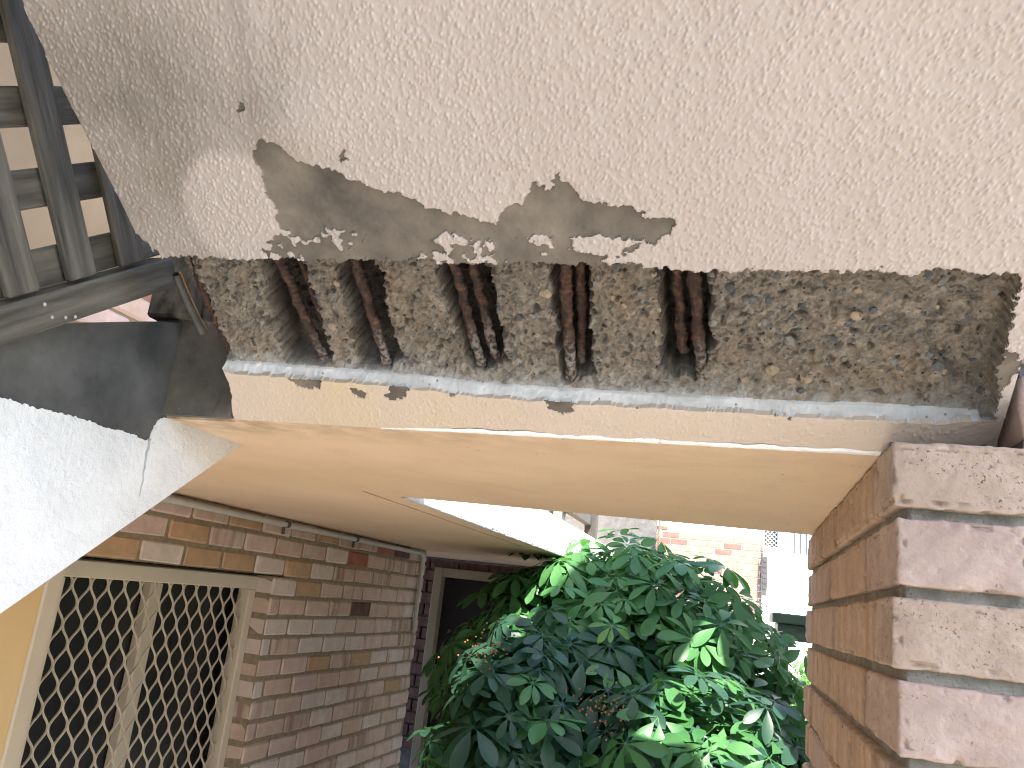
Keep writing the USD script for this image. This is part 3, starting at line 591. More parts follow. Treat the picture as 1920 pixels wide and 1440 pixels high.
# aggregate stones standing in the broken face
r3 = np.random.default_rng(23); placed = 0
ico = trimesh.creation.icosphere(1)
while placed < 190:
    px, py = r3.uniform(330, 1880), r3.uniform(500, 775)
    u, s = onS(px, py); i, j = int(round((s - 0) / STEP)), int(round((u - U0) / STEP))
    if not (0 <= i < ny and 0 <= j < nx) or not band[i, j] or chase[i, j] or inside[i, j] < 0.008: continue
    if px < 1340 and r3.random() < 0.35: continue
    size = 0.0028 + 0.0052 * r3.random() ** 2.2
    v = np.array(ico.vertices) * (1 + 1.1 * fb(np.array(ico.vertices) * 1.9 + placed * 3.3, 3, placed))[:, None] * r3.uniform(0.65, 1.25, 3) * [1.15, 1, 0.55] * size
    an = r3.uniform(0, np.pi); R = np.array([[np.cos(an), -np.sin(an), 0], [np.sin(an), np.cos(an), 0], [0, 0, 1]]); v = v @ R.T
    w = S3(u + v[:, 0], s + v[:, 1], D[i, j] + v[:, 2] + 0.28 * size)
    obj('stone', (w, np.array(ico.faces)), r3.choice(['stone_dark', 'stone_dark', 'stone_dark', 'stone_grey', 'stone_tan']), t_up)
    placed += 1

# ------------------------------------------------------------------ lower flight: white string with dark upper band, crack, steps
t_lo = thing('lower_stair_flight', 'white rendered side of the lower stair flight with dark grey top band and a crack', 'stair flight')
XS = -0.93
P = lambda px, py: tuple(onX(px, py, XS)[1:])
k35 = math.tan(math.radians(35.2))
bot = [(1.346, HZ + 0.001), (0.893, HZ - (1.346 - 0.893) * k35), (-2.10, HZ - (1.346 + 2.10) * k35)]
topl = [(1.124, 0.392), (1.058, 0.372), (0.78, 0.266), (0.60, 0.150), (-2.10, 0.150 - 2.70 * k35)]
seam = [(1.1175, 0.2244)] + [P(*q) for q in [(297, 787), (286, 806), (281, 822), (275, 827), (252, 815), (232, 808), (212, 805), (190, 798), (171, 790), (153, 785), (120, 776), (92, 769), (68, 766), (46, 758), (21, 749), (0, 745)]]
rj = np.random.default_rng(5)
def jag(pts, amp, step=0.004):
    L = LineString(pts); out = [L.interpolate(x) for x in np.arange(0, L.length, step)] + [L.interpolate(L.length)]
    return [(p.x + amp * rj.normal(), p.y + amp * rj.normal()) if 0 < i < len(out) - 1 else (p.x, p.y) for i, p in enumerate(out)]
seamj = jag(seam, 0.0010)
x0, z0 = seam[-1]; tail = [(0.60, z0 - (x0 - 0.60) * k35 * 0.95), (-2.10, z0 - (x0 + 2.10) * k35 * 0.98)]
white = Polygon(bot[:1] + seamj + tail + [bot[2], bot[1]]).buffer(0)
dark = Polygon(topl[:4] + [topl[4]] + tail[::-1] + seamj[::-1] + [(1.124, 0.2244)]).buffer(0)
crk = jag([P(282, 822), P(276, 850), P(270, 880), P(268, 900), P(261, 932)], 0.0007, 0.006)
crack = Polygon([(y + w, z) for (y, z), w in zip(crk, np.linspace(0.0040, 0.0008, len(crk)))] + [(y - w, z) for (y, z), w in list(zip(crk, np.linspace(0.0040, 0.0008, len(crk))))[::-1]]).buffer(0)
obj('white_string', prism(white.difference(crack), XS - 0.03, XS, 'x'), 'white_render', t_lo, label='white rendered string with a hairline crack')
obj('dark_band', prism(dark, XS - 0.03, XS - 0.0012, 'x'), 'dark_paint', t_lo, label='dark grey painted upper band with an uneven lower edge')
body = white.union(dark).buffer(-0.004).simplify(0.003)
obj('string_core', prism(body, XS - 0.09, XS - 0.0305, 'x'), 'stone_dark', t_lo)  # dark core colour puts shade behind the crack
prof = []; y, z = 1.12, 0.392
for k in range(14):
    prof += [(y, z), (y, z - 0.179)]; y -= 0.254; z -= 0.179
prof = [(1.124, HZ), (1.124, 0.38)] + [(a_, b_ - 0.012) for a_, b_ in prof] + [(y, -EYE), (y + 0.3, -EYE)]
obj('steps', prism(Polygon(prof).buffer(0), -1.945, XS - 0.092, 'x'), 'roof_concrete', t_lo)

# ------------------------------------------------------------------ lattice screen on the lower flight
t_lat = thing('lattice_screen', 'dark grey timber lattice screen along the stairs on the left', 'lattice screen')
TL = math.radians(35.0); pd, qd = np.array([0, math.cos(TL), math.sin(TL)]), np.array([0, -math.sin(TL), math.cos(TL)])
XL = -0.905
def LQ(p, q, x=XL): return np.array([x, 0, 0]) + p * pd + q * qd
p_end = 1.115
obj('bottom_rail', bar(LQ(-1.2, -0.220), LQ(1.083, -0.220), 0.046, 0.045, qd), 'timber_paint_across', t_lat, label='sloping bottom rail of the lattice')
pc = (onX(141, 517, XL) @ pd); pitch = 0.100
for k in range(-8, 4):
    p = pc + k * pitch
    if p < 1.09: obj('slat', bar(LQ(p, -0.192, XL + 0.010), LQ(p, 0.92, XL + 0.010), 0.050, 0.012, pd), 'timber_paint', t_lat)
for k in range(0, 10):
    q = -0.168 + k * 0.1015
    obj('cross_slat', bar(LQ(-0.4, q, XL - 0.006), LQ(1.10, q, XL - 0.006), 0.050, 0.012, qd), 'timber_paint_across', t_lat)
obj('top_rail', bar(LQ(-1.2, 0.945), LQ(1.08, 0.945), 0.05, 0.045, qd), 'timber_paint_across', t_lat)
t_post = thing('newel_post', 'dark painted post standing at the landing corner beside the lattice', 'post')
obj('shaft', cbx(-0.992, -0.905, 1.09, 1.18, 0.393, 1.75, 0.005), 'timber_paint', t_post)
obj('cap', cbx(-1.0, -0.897, 1.082, 1.188, 1.75, 1.77, 0.004), 'timber_paint', t_post)

# ------------------------------------------------------------------ brick pillar on the right
t_pil = thing('brick_pillar', 'large pinkish brick pillar carrying the right end of the stair landing', 'pillar')
XP, YN, YF, PT = 0.164, 1.008, 2.27, 0.0885
ztop = 0.222
r4 = np.random.default_rng(3)
near_m = ['brick_near_speckled', 'brick_near_pink']
for k in range(8):
    z1 = ztop - PT * k; z0 = z1 - 0.0750
    jx = [0.000, 0.0035, -0.002, 0.003, -0.001, 0.002, 0, 0.001][k]
    fine = k < 5
    def pb(x0, x1, y0, y1, mat, sd, ed=0.006):
        jz = r4.uniform(-0.0015, 0.0015)
        if fine: obj('brick', rbx(x0, x1, y0, y1, z0 + jz, z1 + jz, 0.0042, ed, 0.0014, sd), mat, t_pil, smooth=50)
        else: obj('brick', cbx(x0, x1, y0, y1, z0, z1, 0.006, 0.0015, r4), mat, t_pil)
    if k % 2 == 0:
        pb(XP + jx, XP + jx + 0.235, YN + r4.uniform(-.002, .002), YN + 0.112, 'brick_near_speckled', 10 + k, 0.0035)
        pb(XP + jx + 0.247, XP + 0.482, YN, YN + 0.112, 'brick_near_speckled', 30 + k, 0.012)
        ys = YN + 0.123
    else:
        pb(XP + jx, XP + jx + 0.128, YN + r4.uniform(-.003, .001), YN + 0.236, 'brick_near_pink', 10 + k, 0.004)
        pb(XP + jx + 0.141, XP + 0.376, YN, YN + 0.112, 'brick_near_pink', 30 + k, 0.012)
        ys = YN + 0.247
    q = 0
    while ys < YF - 0.05:
        ye = min(ys + r4.uniform(0.225, 0.236), YF + r4.uniform(-0.012, 0.012))
        dx = jx + r4.uniform(-0.003, 0.003)
        pb(XP + dx, XP + 0.112, ys, ye, r4.choice(['brick_near_shaded', 'brick_near_shaded', 'brick_near_pink']), 100 + 10 * k + q, 0.011); ys = ye + r4.uniform(0.008, 0.012); q += 1
core = bx(XP + 0.010, 0.62, YN + 0.011, YF - 0.014, -EYE, ztop - 0.002)
obj('mortar', rbx(XP + 0.013, 0.62, YN + 0.013, YF - 0.014, -0.55, ztop - 0.001, 0.004, 0.012, 0.0022, 77, 60), 'mortar_grey', t_pil, smooth=50)
lowb = []
for k in range(8, 25):
    z1 = ztop - PT * k; z0 = max(z1 - 0.075, -EYE)
    off = 0.123 if k % 2 == 0 else 0.247
    lowb.append(bx(XP, XP + (0.235 if k % 2 == 0 else 0.128), YN, YN + off - 0.012, z0, z1))
    lowb.append(bx(XP + (0.247 if k % 2 == 0 else 0.141), 0.6, YN, YN + 0.1, z0, z1))
    ys = YN + off
    while ys < YF - 0.05:
        ye = min(ys + 0.232, YF); lowb.append(bx(XP, XP + 0.1, ys, ye, z0, z1)); ys = ye + 0.011
obj('lower_brickwork', lowb, 'brick_near_shaded', t_pil, kind='stuff')
obj('lower_mortar', bx(XP + 0.014, 0.61, YN + 0.014, YF - 0.015, -EYE, -0.552), 'mortar_grey', t_pil)
# bedding mortar between pillar head and sloping soffit
yw = 1.084
wed = Polygon([(yw, ztop - 0.002), (YA + 0.03, ztop - 0.002), (YA + 0.03, HZ + 0.004), (YA, HZ + 0.004), (yw, HZ + (YA - yw) * math.tan(TH) + 0.004)])
wm = prism(wed, XP + 0.010, 0.282, 'x').subdivide_to_size(0.006); wv_ = np.array(wm.vertices); wv_[:, 1:] += 0.008 * np.stack([fb(wv_ * 60, 3, 4), 0.6 * fb(wv_ * 60 + 9, 3, 5)], 1); wm = trimesh.Trimesh(wv_, wm.faces, process=False)
obj('bedding_mortar', wm, 'mortar_dark', t_pil, label='dark bedding mortar on the pillar head')
# wall that rises beside the flight
for k in range(1, 4):
    z0 = ztop - 0.0 + 0.010 + PT * (k - 1); z1 = z0 + 0.076
    obj('brick', rbx(0.300 + (0 if k % 2 else 0.0), 0.42 if k % 2 else 0.53, 1.012, 1.12, z0, z1, 0.006, 0.009, 0.0012, 300 + k), 'brick_near_pink', t_pil, smooth=50)
obj('upper_mortar', bx(0.302, 0.62, 1.020, 1.9, ztop, 1.2), 'mortar_dark', t_pil)

# ------------------------------------------------------------------ house wall on the left
t_wall = thing('house_wall', 'long brick house wall on the left with mixed pink and plum bricks under the walkway', 'wall')
XW, PW, ZJ, XD = -1.95, 0.0855, -0.027, -2.05
r5 = np.random.default_rng(9)
DY0, DY1, DTOP = 2.00, 3.235, ZJ - 0.002
mats5 = ['brick_buff', 'brick_pink', 'brick_pale', 'brick_striped', 'brick_striped', 'brick_plum', 'brick_red', 'brick_tan']
pr_lo = [0.18, 0.25, 0.32, 0.12, 0.07, 0.02, 0.01, 0.03]; pr_hi = [0.28, 0.20, 0.08, 0.14, 0.08, 0.06, 0.04, 0.12]
cnt = 0
def wall_brick(y0, y1, z0, z1, mat, deep=0.10):
    global cnt
    dx = r5.uniform(-0.002, 0.003); cnt += 1
    obj('brick', cbx(XW - deep, XW + 0.002 + dx, y0, y1, z0, z1, 0.009, 0.002, r5), mat, t_wall)
for k in range(-3, 13):
    zt = ZJ - PW * k - 0.005; zb = zt - PW + 0.010
    if k < 0: zt, zb = ZJ - PW * k - 0.005, ZJ - PW * (k + 1) + 0.005
    y = 1.30 + (0.12 if k % 2 else 0.0)
    while y < 4.98:
        ye = y + r5.uniform(0.222, 0.232); y0, y1 = y, min(ye, 5.02)
        if k >= 0:
            if y0 < DY1 and y1 > DY0:
                if y0 < DY0 - 0.05: y1 = DY0
                elif y1 > DY1 + 0.04: y0 = DY1
                else: y = ye + 0.010; continue
        if y1 - y0 > 0.04 and not (y0 < 1.9 and k >= 0):
            mt = r5.choice(mats5, p=pr_hi if k < 2 else pr_lo)
            wall_brick(y0, y1, max(zb, -1.2), min(zt, HZ - 0.002), mt)
        y = ye + 0.010
# patch of the same wall seen above the landing through the gap beside the stairs
for k in range(6, 12):
    zb = ZJ + PW * k + 0.005; zt = zb + PW - 0.010
    y = 1.86 + (0.12 if k % 2 else 0.0)
    while y < 2.9:
        if zt < 0.95: wall_brick(y, y + 0.228, zb, zt, r5.choice(['brick_pink', 'brick_pink', 'brick_red', 'brick_buff', 'brick_pale']))
        y += 0.238
wallpoly = Polygon([(-3.0, -EYE), (5.012, -EYE), (5.012, HZ - 0.001), (-3.0, HZ - 0.001)]).difference(sbox(DY0 - 0.001, -EYE - 1, DY1 + 0.001, DTOP))
obj('mortar', prism(wallpoly, XW - 0.099, XW - 0.004, 'x'), 'mortar_warm', t_wall)
obj('upper_mortar', bx(XW - 0.10, XW - 0.007, 1.852, 5.4, 0.393, 0.925), 'mortar_warm', t_wall)
obj('upper_render', bx(XW - 0.10, XW + 0.012, -3.0, 1.85, 0.393, 0.9255), 'shaded_cream', t_wall)
obj('upper_render', bx(XW - 0.10, XW + 0.012, -3.0, 6.2, 0.926, 3.3), 'shaded_cream', t_wall, label='cream rendered upper part of the wall with shade in its colour')
obj('rendered_pier', bx(XW - 0.05, XW + 0.016, -0.5, 1.985, -EYE, ZJ - 0.02), 'yellow_render', t_wall, label='smooth yellow rendered pier beside the door')
low = []
for k in range(13, 25):
    zt = ZJ - PW * k - 0.005; zb = max(zt - PW + 0.010, -EYE); y = 1.9 + (0.12 if k % 2 else 0)
    while y < 4.9:
        if not (y < DY1 and y + 0.23 > DY0): low.append(bx(XW - 0.09, XW, y, min(y + 0.228, 5.02), zb, zt))
        y += 0.238
obj('lower_brickwork', low, 'brick_pale', t_wall, kind='stuff')
obj('wall_core', bx(-3.4, -2.15, -3.0, 4.89, -EYE, 3.3), 'mortar_dark', t_wall)
obj('steel_lintel', bx(XD - 0.10, XW - 0.004, DY0 - 0.03, DY1 + 0.10, DTOP + 0.0005, DTOP + 0.0055), 'clip_metal', t_wall)
obj('wall_return', bx(-3.4, XW - 0.10, 4.90, 5.012, -EYE, HZ - 0.001), 'brick_plum', t_wall)  # plum tone paints in the shade of this corner

# ------------------------------------------------------------------ security screen door
t_door = thing('screen_door', 'cream framed security door with diamond grille over dark panes in the brick wall', 'door')
XD = -2.05
DB = -EYE + 0.02
obj('lintel_rail', cbx(XD - 0.03, XD + 0.028, DY0 + 0.055, DY1 - 0.003, DTOP - 0.062, DTOP - 0.006, 0.004), 'metal_cream', t_door)
obj('stile', cbx(XD - 0.03, XD + 0.028, DY1 - 0.052, DY1 - 0.0035, DB, DTOP - 0.0625, 0.004), 'metal_cream', t_door)
obj('stile', cbx(XD - 0.03, XD + 0.028, DY0 + 0.085, DY0 + 0.155, DB, DTOP - 0.0625, 0.004), 'metal_cream', t_door)
obj('jamb', cbx(XD - 0.03, XW + 0.02, DY0 - 0.012, DY0 + 0.050, DB, DTOP - 0.004, 0.006), 'metal_cream', t_door)
obj('jamb_bead', cbx(XD - 0.03, XD + 0.020, DY0 + 0.0505, DY0 + 0.0845, DB, DTOP - 0.063, 0.004), 'metal_cream', t_door)
obj('mullion', cbx(XD - 0.075, XD - 0.035, 2.635, 2.70, DB, DTOP - 0.064, 0.004), 'metal_cream', t_door)
obj('pane', bx(XD - 0.085, XD - 0.078, DY0 + 0.05, DY1, DB, DTOP - 0.01), 'door_dark', t_door)
obj('head_plate', bx(XD - 0.09, XD - 0.031, DY0 + 0.02, DY1, DTOP - 0.058, DTOP - 0.005), 'metal_cream', t_door)
# expanded diamond grille
gy0, gy1, gz1, gz0 = DY0 + 0.150, DY1 - 0.048, DTOP - 0.058, -1.25
NC = 26; cw = (gy1 - gy0) / NC; ch = 0.125
wires = []
for c_ in range(NC + 1):
    zs = np.arange(gz1 + 0.02, gz0, -ch / 12)
    ph = (gz1 - zs) / ch + (0.5 if c_ % 2 else 0.0) + 0.30
    tri = np.abs((ph % 1.0) * 2 - 1) * 2 - 1
    w_ = np.sign(tri) * np.minimum(np.abs(tri) * 1.16, 1.0); w_ = np.sin(w_ * np.pi / 2 * 0.92)
    yy_ = gy0 + c_ * cw + w_ * (cw / 2 - 0.0015)
    okk = (yy_ > gy0 - 0.01) & (yy_ < gy1 + 0.01) & (zs < gz1 + 0.004)
    yy_, zs = yy_[okk], zs[okk]
    pts = np.stack([np.full_like(zs, XD + 0.004), yy_, zs], 1)
    if len(pts) < 3: continue
    t_ = np.gradient(pts, axis=0); t_ /= np.linalg.norm(t_, axis=1, keepdims=True)
    nrm = np.cross(t_, [1, 0, 0]); wv, dv = 0.0022, 0.0034
    ring = np.stack([pts + nrm * wv + [dv, 0, 0], pts - nrm * wv + [dv, 0, 0], pts - nrm * wv - [dv, 0, 0], pts + nrm * wv - [dv, 0, 0]], 1).reshape(-1, 3)
    f = []
    for i in range(len(pts) - 1):
        for k in range(4):
            A, B = i * 4 + k, i * 4 + (k + 1) % 4; f += [(A, B, B + 4), (A, B + 4, A + 4)]
    wires.append(trimesh.Trimesh(ring, f, process=False))
obj('diamond_grille', wires, 'metal_cream', t_door)

# ------------------------------------------------------------------ conduit along the wall head
t_pipe = thing('conduit_pipe', 'thin grey plastic conduit under the ceiling, turning down at the far corner', 'pipe')
zp, xp_ = HZ - 0.026, XW + 0.022
obj('run', tube([(xp_, 1.2, zp), (xp_, 2.0, zp), (xp_, 3.0, zp - 0.002), (xp_, 4.86, zp)], 0.0125, 14), 'pvc', t_pipe, smooth=True)
el_ = [(xp_, 4.86 + 0.05 * math.sin(t), zp - 0.05 + 0.05 * math.cos(t)) for t in np.linspace(0, np.pi / 2, 8)]
obj('elbow', tube(el_, 0.0150, 14), 'pvc', t_pipe, smooth=True)
dp = onX(776, 1165, xp_)
obj('drop', tube([(xp_, 4.91, zp - 0.05), (xp_, 4.91, -0.10), (xp_, 4.91, -0.27), (xp_, 4.905, -0.285)], 0.0125, 14), 'pvc', t_pipe, smooth=True)
for yy0 in (onX(540, 975, xp_)[1], onX(668, 1008, xp_)[1]):
    cl = tube([(xp_, yy0 - 0.012, zp), (xp_, yy0 + 0.012, zp)], 0.0150, 14)
    obj('clip', [cl, bx(xp_ - 0.004, xp_ + 0.006, yy0 - 0.03, yy0 - 0.018, zp - 0.045, zp - 0.008)], 'clip_metal', t_pipe)

# ------------------------------------------------------------------ dark end of the walkway with its cream frame
t_end = thing('end_wall', 'brick wall closing the far end of the walkway, its shade painted as plum', 'wall')  # plum bricks carry the walkway's shade in their colour
obj('mortar', bx(-3.4, -0.6, 6.02, 6.10, -EYE, 3.0), 'mortar_dark', t_end)
for k in range(0, 16):
    zt = HZ - 0.01 - PW * k; y = -3.0 + (0.12 if k % 2 else 0)
    while y < -0.7:
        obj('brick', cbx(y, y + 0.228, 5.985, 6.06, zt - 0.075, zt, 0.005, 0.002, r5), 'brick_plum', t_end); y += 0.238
t_fr = thing('door_frame', 'cream timber door frame standing in the dark end of the walkway behind the leaves', 'door frame')
fx0, fx1, ft = -2.20, -1.36, 0.150
obj('post', cbx(fx0, fx0 + 0.065, 5.86, 5.97, -EYE, ft, 0.004), 'frame_timber', t_fr)
obj('post', cbx(fx1 - 0.065, fx1, 5.86, 5.97, -EYE, ft, 0.004), 'frame_timber', t_fr)
obj('lintel', cbx(fx0 + 0.0655, fx1 - 0.0655, 5.86, 5.97, ft - 0.065, ft, 0.004), 'frame_timber', t_fr)
obj('screen', bx(fx0 + 0.06, fx1 - 0.06, 5.94, 5.955, -EYE, ft - 0.06), 'door_dark', t_fr)

# ------------------------------------------------------------------ balcony balustrade and reed screen
t_bal = thing('balcony_balustrade', 'balcony balustrade of green posts and grey boards on the white fascia', 'balustrade')
for yy0 in (2.75, 3.46, 4.05):
    obj('post', cbx(-0.925, -0.885, yy0, yy0 + 0.045, 0.393, 1.35, 0.003), 'post_green', t_bal)
obj('end_post', cbx(-0.935, -0.865, 5.0, 5.08, 0.393, 1.40, 0.004), 'rail_grey', t_bal, label='thicker grey end post')
obj('handrail', cbx(-0.94, -0.875, 2.2, 5.0, 1.35, 1.40, 0.004), 'rail_grey', t_bal)
obj('lower_rail', cbx(-0.93, -0.89, 4.10, 4.995, 0.47, 0.53, 0.003), 'rail_grey', t_bal)
for yy0, mt in ((3.56, 'rail_grey'), (3.72, 'rail_grey'), (3.88, 'panel_lilac'), (4.14, 'panel_lilac'), (4.32, 'panel_lilac')):
    obj('board', cbx(-0.965, -0.945, yy0, yy0 + 0.145, 0.40, 1.33, 0.003), mt, t_bal)
t_reed = thing('reed_screen', 'thin vertical reed screen at the back of the garden above the shrub', 'screen')
r6 = np.random.default_rng(2)
for k in range(34):
    x = -1.02 + k * 0.0125
    obj('reed', tube([(x, 6.4, 0.2), (x + r6.normal(0, 0.006), 6.4, 1.1)], 0.0042 + 0.0015 * r6.random(), 6), 'reed', t_reed)
obj('batten', cbx(-1.05, -0.55, 6.41, 6.43, 0.62, 0.65, 0.003), 'reed', t_reed)

# ------------------------------------------------------------------ sunlit house across the garden
t_far = thing('far_house', 'sunlit pale house across the garden with brick and two small windows', 'house')
YB = 11.6
obj('mortar', bx(-4.5, 0.285, YB + 0.012, YB + 0.15, -EYE, 4.5), 'far_render', t_far)
kb = 0
for k in range(0, 13):
    zt = 1.10 - 0.0862 * k; x = -1.3 + (0.12 if k % 2 else 0)
    while x < 0.25:
        obj('brick', cbx(x, min(x + 0.228, 0.275), YB, YB + 0.08, zt - 0.075, zt, 0.004), r5.choice(['brick_far', 'brick_far_red'], p=[0.8, 0.2]), t_far); x += 0.238
wa = sbox(0.29, -EYE, 6.0, 4.5)
w1 = [onY(1431, 990, YB), onY(1461, 1030, YB)]; w2 = [onY(1482, 995, YB), onY(1540, 1046, YB)]
W1 = sbox(w1[0][0], w1[1][2], w1[1][0], w1[0][2] + 0.5); W2 = sbox(w2[0][0], w2[1][2], w2[1][0], w2[0][2] + 0.5)
obj('rendered_wall', prism(wa.difference(W1).difference(W2), YB - 0.05, YB + 0.15, 'y'), 'far_render', t_far, label='white rendered wall with two windows')
for W, nb in ((W1, 'grille'), (W2, 'louvre')):
    a0, b0, a1, b1 = W.bounds
    win = obj('window', [bx(a0, a0 + 0.02, YB, YB + 0.05, b0, b1), bx(a1 - 0.02, a1, YB, YB + 0.05, b0, b1), bx(a0 + 0.02, a1 - 0.02, YB, YB + 0.05, b0, b0 + 0.02), bx(a0 + 0.02, a1 - 0.02, YB, YB + 0.05, b1 - 0.02, b1)], 'pale_fascia', t_far)
    obj('pane', bx(a0 + 0.01, a1 - 0.01, YB + 0.051, YB + 0.06, b0 + 0.01, b1 - 0.01), 'rail_grey' if nb == 'grille' else 'panel_lilac', win)
    if nb == 'grille':
        gg = []
        for q in np.arange(-1.2, 1.2, 0.055):
            for sgn in (1, -1):
                L = LineString([(a0 + q, b0), (a0 + q + sgn * (b1 - b0), b1)]).intersection(sbox(a0 + 0.015, b0 + 0.015, a1 - 0.015, b1 - 0.015))
                if L.geom_type == 'LineString' and L.length > 0.03:
                    (ax, az), (bx_, bz) = L.coords[0], L.coords[-1]; gg.append(bar((ax, YB + 0.03, az), (bx_, YB + 0.03, bz), 0.008, 0.005, (0, 1, 0)))
        obj('grille', gg, 'pale_fascia', win)
    else:
        for q in np.arange(a0 + 0.07, a1 - 0.02, 0.075): obj('bar', bx(q, q + 0.014, YB + 0.015, YB + 0.04, b0 + 0.02, b1 - 0.02), 'pale_fascia', win)
dpx = onY(1433, 1044, YB - 0.06)
obj('vent_strip', [bx(dpx[0] - 0.03, dpx[0] + 0.045, YB - 0.075, YB - 0.052, dpx[2] - 0.50, dpx[2])] + [bx(dpx[0] - 0.012, dpx[0] + 0.03, YB - 0.082, YB - 0.0755, dpx[2] - 0.07 - q * 0.07, dpx[2] - 0.035 - q * 0.07) for q in range(6)], 'rail_grey', t_far, label='grey vertical strip on the white wall')
ob = onY(1472, 1136, YB - 0.06); obj('orange_brick', cbx(ob[0] - 0.03, ob[0] + 0.03, YB - 0.09, YB - 0.052, ob[2] - 0.04, ob[2] + 0.04, 0.004), 'brick_tan', t_far)

t_aw = thing('garden_table', 'dark green slab top seen between shrub and brick pillar', 'table')
gt = onY(1490, 1150, 6.6)
obj('table_top', cbx(gt[0] - 0.16, gt[0] + 0.8, 6.5, 7.2, gt[2] - 0.08, gt[2] - 0.01, 0.008), 'awning_green', t_aw)
obj('apron', cbx(gt[0] - 0.12, gt[0] + 0.7, 6.55, 7.1, gt[2] - 0.20, gt[2] - 0.081, 0.006), 'awning_green', t_aw)
for dx, dy in ((-0.1, 6.56), (-0.1, 7.05), (0.62, 6.56), (0.62, 7.05)): obj('leg', cbx(gt[0] + dx, gt[0] + dx + 0.06, dy, dy + 0.06, -EYE, gt[2] - 0.201, 0.004), 'awning_green', t_aw)

# ------------------------------------------------------------------ unseen blocks added above, behind and beside to shade the scene
t_roof = thing('added_roof', 'roof slabs added out of view to shade the stairwell', 'building')
obj('shade_slab', bx(0.25, 2.9, -1.80, -0.70, 3.30, 3.55), 'roof_concrete', t_roof)  # added to keep sun off the pillar face and string
obj('shade_eaves', bx(-6.0, -0.02, -4.0, 1.3, 3.30, 3.50), 'roof_concrete', t_roof)  # added to shade the wall seen through the lattice
for x, y in ((2.75, -1.75), (2.75, -0.95)): obj('column', bx(x, x + 0.18, y, y + 0.18, -EYE, 3.30), 'far_render', t_roof)

t_back = thing('sky_blocker', 'plain grey block added out of view to hold back sky light', 'building')  # unseen mass added to darken the sloping soffit
obj('wall', bx(-9, 7, -7.6, -6.0, -EYE, 3.6), 'roof_concrete', t_back)
t_side = thing('sun_screen', 'cream rendered walls added behind the brick pillar to shade the shrub', 'building')  # unseen walls added to keep sun off most of the shrub
obj('wall', bx(0.72, 0.80, 2.42, 6.9, 1.45, 3.3), 'far_render', t_side)
obj('bridge_wall', bx(0.72, 0.80, 0.2, 2.4195, 1.98, 3.3), 'far_render', t_side)
obj('lower_wall', bx(0.72, 0.80, 2.42, 6.9, -EYE, 1.449), 'far_render', t_side)

# ------------------------------------------------------------------ umbrella plant
t_bush = thing('umbrella_plant', 'large glossy umbrella plant shrub filling the garden beyond the landing', 'shrub', loc=(0, 0, 0))
rl = np.random.default_rng(41)
def leaflet(L, W, droop, fold, curl):
    t = np.array([0, 0.10, 0.25, 0.45, 0.65, 0.82, 0.94, 1.0]); w = W * np.array([0.05, 0.22, 0.52, 0.86, 1.0, 0.86, 0.50, 0.06])
    xs_ = t * L; zs_ = -droop * L * t ** 2 + curl * L * t
    v = []
    for x_, z_, q in zip(xs_, zs_, w): v += [(x_, -q / 2, z_ + fold * q), (x_, 0, z_), (x_, q / 2, z_ + fold * q)]
    f = []
    for i in range(len(t) - 1):
        A = i * 3; f += [(A, A + 3, A + 4), (A, A + 4, A + 1), (A + 1, A + 4, A + 5), (A + 1, A + 5, A + 2)]
    return np.array(v, float), np.array(f)
def whorl(c, axis, size, r_):
    axis = axis / np.linalg.norm(axis); h = np.array([0.3, 0.2, 1.0]) if abs(axis[2]) < 0.9 else np.array([1.0, 0, 0])
    e1 = np.cross(axis, h); e1 /= np.linalg.norm(e1); e2 = np.cross(axis, e1)
    n_ = r_.integers(6, 10); V_, F_ = [], []; k0 = 0; a0 = r_.uniform(0, 6.28); down = r_.uniform(0.1, 0.55)
    for i in range(n_):
        a_ = a0 + (i + r_.uniform(-0.2, 0.2)) * 2 * np.pi / n_
        L = size * r_.uniform(0.8, 1.1); v, f = leaflet(L, L * r_.uniform(0.40, 0.50), r_.uniform(0.10, 0.35), r_.uniform(0.05, 0.16), r_.uniform(0.0, 0.25) - down)
        stem_ = 0.22 * size
        d = np.cos(a_) * e1 + np.sin(a_) * e2; s_ = np.cross(axis, d)
        rollr = r_.uniform(-0.35, 0.35); s2 = s_ * np.cos(rollr) + axis * np.sin(rollr); ax2 = -s_ * np.sin(rollr) + axis * np.cos(rollr)
        w_ = c + (v[:, :1] + stem_) * d + v[:, 1:2] * s2 + v[:, 2:3] * ax2
        V_.append(w_); F_.append(f + k0); k0 += len(v)
        pv = np.array([c, c + stem_ * d * 1.05 + axis * (-0.02 * size)]); q = 0.0016
        V_.append(np.array([pv[0] + s_ * q, pv[0] - s_ * q, pv[1] - s_ * q, pv[1] + s_ * q])); F_.append(np.array([(0, 1, 2), (0, 2, 3)]) + k0); k0 += 4
    return np.vstack(V_), np.vstack(F_)
lobes = [((-0.55, 4.35, -0.52), (0.90, 0.90, 0.84), 900, 0.115), ((-0.86, 3.45, -0.80), (0.34, 0.45, 0.68), 190, 0.11), ((-0.12, 3.40, -0.70), (0.42, 0.42, 0.50), 210, 0.11), ((-0.55, 3.30, -1.10), (0.50, 0.40, 0.60), 110, 0.12),
         ((0.20, 4.9, -1.02), (0.55, 0.6, 0.78), 220, 0.11), ((-0.50, 4.30, -0.62), (0.66, 0.62, 0.66), 420, 0.12), ((-0.92, 3.75, -1.05), (0.34, 0.5, 0.72), 110, 0.115)]
whs = []
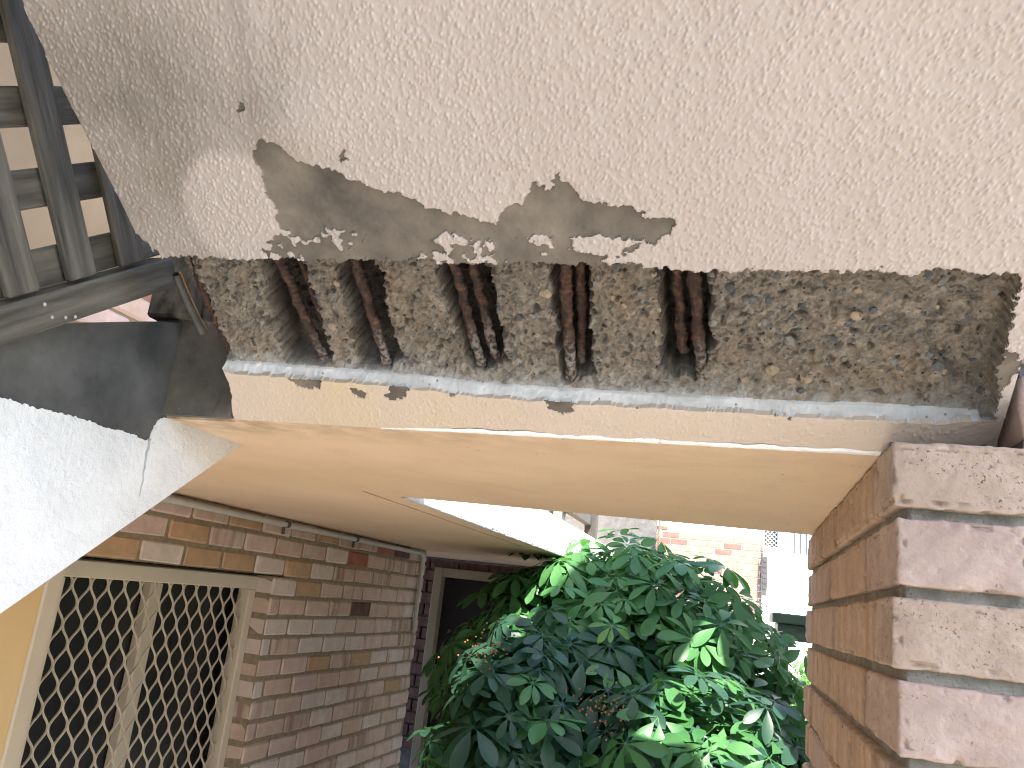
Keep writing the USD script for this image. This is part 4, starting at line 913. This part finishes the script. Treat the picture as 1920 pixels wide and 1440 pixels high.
for (c, R, N, size) in lobes:
    c, R = np.array(c), np.array(R); k = 0
    while k < N:
        d = rl.normal(size=3); d /= np.linalg.norm(d)
        if d[1] > 0.55 or d[2] < -0.55: continue
        if d[1] > 0.0 and rl.random() < 0.5: continue
        rad = 1.0 - 0.35 * rl.random() ** 2 + 0.06 * rl.normal()
        p = c + R * d * rad
        if p[2] < -EYE + 0.15: continue
        nn_ = d / R; nn_ /= np.linalg.norm(nn_)
        ax_ = nn_ * 0.75 + np.array([0, -0.15, 0.55]) + rl.normal(0, 0.22, 3)
        inside_other = any((((p - np.array(c2)) / np.array(R2)) ** 2).sum() < 0.50 for c2, R2, _, _ in lobes if tuple(R2) != (0.66, 0.62, 0.66) and tuple(R) != (0.66, 0.62, 0.66))
        k += 1
        if inside_other: continue
        whs.append((p, ax_, size * rl.uniform(0.62, 1.22), rad))
def seen(p):
    q = M.T @ p; return q[2] > 0 and abs(q[0] / q[2] * FPX) < 980 and abs(q[1] / q[2] * FPX) < 760
order = sorted(range(len(whs)), key=lambda i: (0 if seen(whs[i][0]) else 1, np.linalg.norm(whs[i][0])))
restV, restF, k0 = [], [], 0
for rank, i in enumerate(order):
    p, ax_, sz, rad = whs[i]
    v, f = whorl(p, ax_, sz, rl)
    if rank < 290:
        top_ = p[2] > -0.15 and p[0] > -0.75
        q_ = rl.random(); mt = ('leaf_lit' if q_ < 0.3 else 'leaf') if top_ else (('leaf_shaded' if q_ < 0.85 else 'leaf') if p[0] < -0.5 else ('leaf' if q_ < 0.6 else 'leaf_shaded'))
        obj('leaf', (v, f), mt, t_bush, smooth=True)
    else: restV.append(v); restF.append(f + k0); k0 += len(v)
obj('inner_foliage', (np.vstack(restV), np.vstack(restF)), 'leaf', t_bush, smooth=True, kind='stuff')
# stems
root = np.array([-0.5, 4.3, -EYE])
for k in range(9):
    a_ = k * 0.7; foot = root + np.array([0.18 * math.cos(a_), 0.18 * math.sin(a_), 0]); (c, R, _, _) = lobes[k % len(lobes)]
    tip = np.array(c) + np.array(R) * np.array([0.5 * math.cos(k * 2.1), 0.3 * math.sin(k * 1.7), 0.45])
    mid_ = (foot + tip) / 2 + rl.normal(0, 0.08, 3)
    pts = np.array([foot * (1 - t) ** 2 + 2 * mid_ * t * (1 - t) + tip * t * t for t in np.linspace(0, 1, 10)])
    obj('stem', tube(pts, np.linspace(0.022, 0.007, 10), 7), 'stem', t_bush, smooth=True)
# berry sprays
small = trimesh.creation.icosphere(1)
for cpx, Yb, n_ in (((905, 1212), 2.98, 60), ((1125, 1330), 2.95, 60)):
    c0 = onY(*cpx, Yb); parts = []
    for k in range(n_):
        d = rl.normal(size=3) * [0.05, 0.03, 0.035]; s_ = small.copy(); s_.apply_scale(0.0036 * rl.uniform(0.7, 1.2)); s_.apply_translation(c0 + d); parts.append(s_)
    obj('berry_spray', parts, 'berry', t_bush, smooth=True, kind='stuff', label='small orange brown berry spray')

# low hedge beyond, seen in the gap beside the pillar
t_h = thing('garden_shrub', 'sunlit yellow green shrub far behind beside the pillar', 'shrub')
V_, F_, k0 = [], [], 0
for k in range(220):
    d = rl.normal(size=3); d /= np.linalg.norm(d); d[2] = abs(d[2]); p = np.array([0.80, 8.6, -1.15]) + d * [0.55, 0.6, 1.0] * rl.uniform(0.7, 1)
    v, f = whorl(p, d + [0, -0.3, 0.5], 0.09, rl); V_.append(v); F_.append(f + k0); k0 += len(v)
obj('foliage', (np.vstack(V_), np.vstack(F_)), 'leaf_lit', t_h, smooth=True, kind='stuff')
obj('stem', tube([(0.80, 8.6, -EYE), (0.82, 8.6, -1.0)], 0.03, 8), 'stem', t_h)
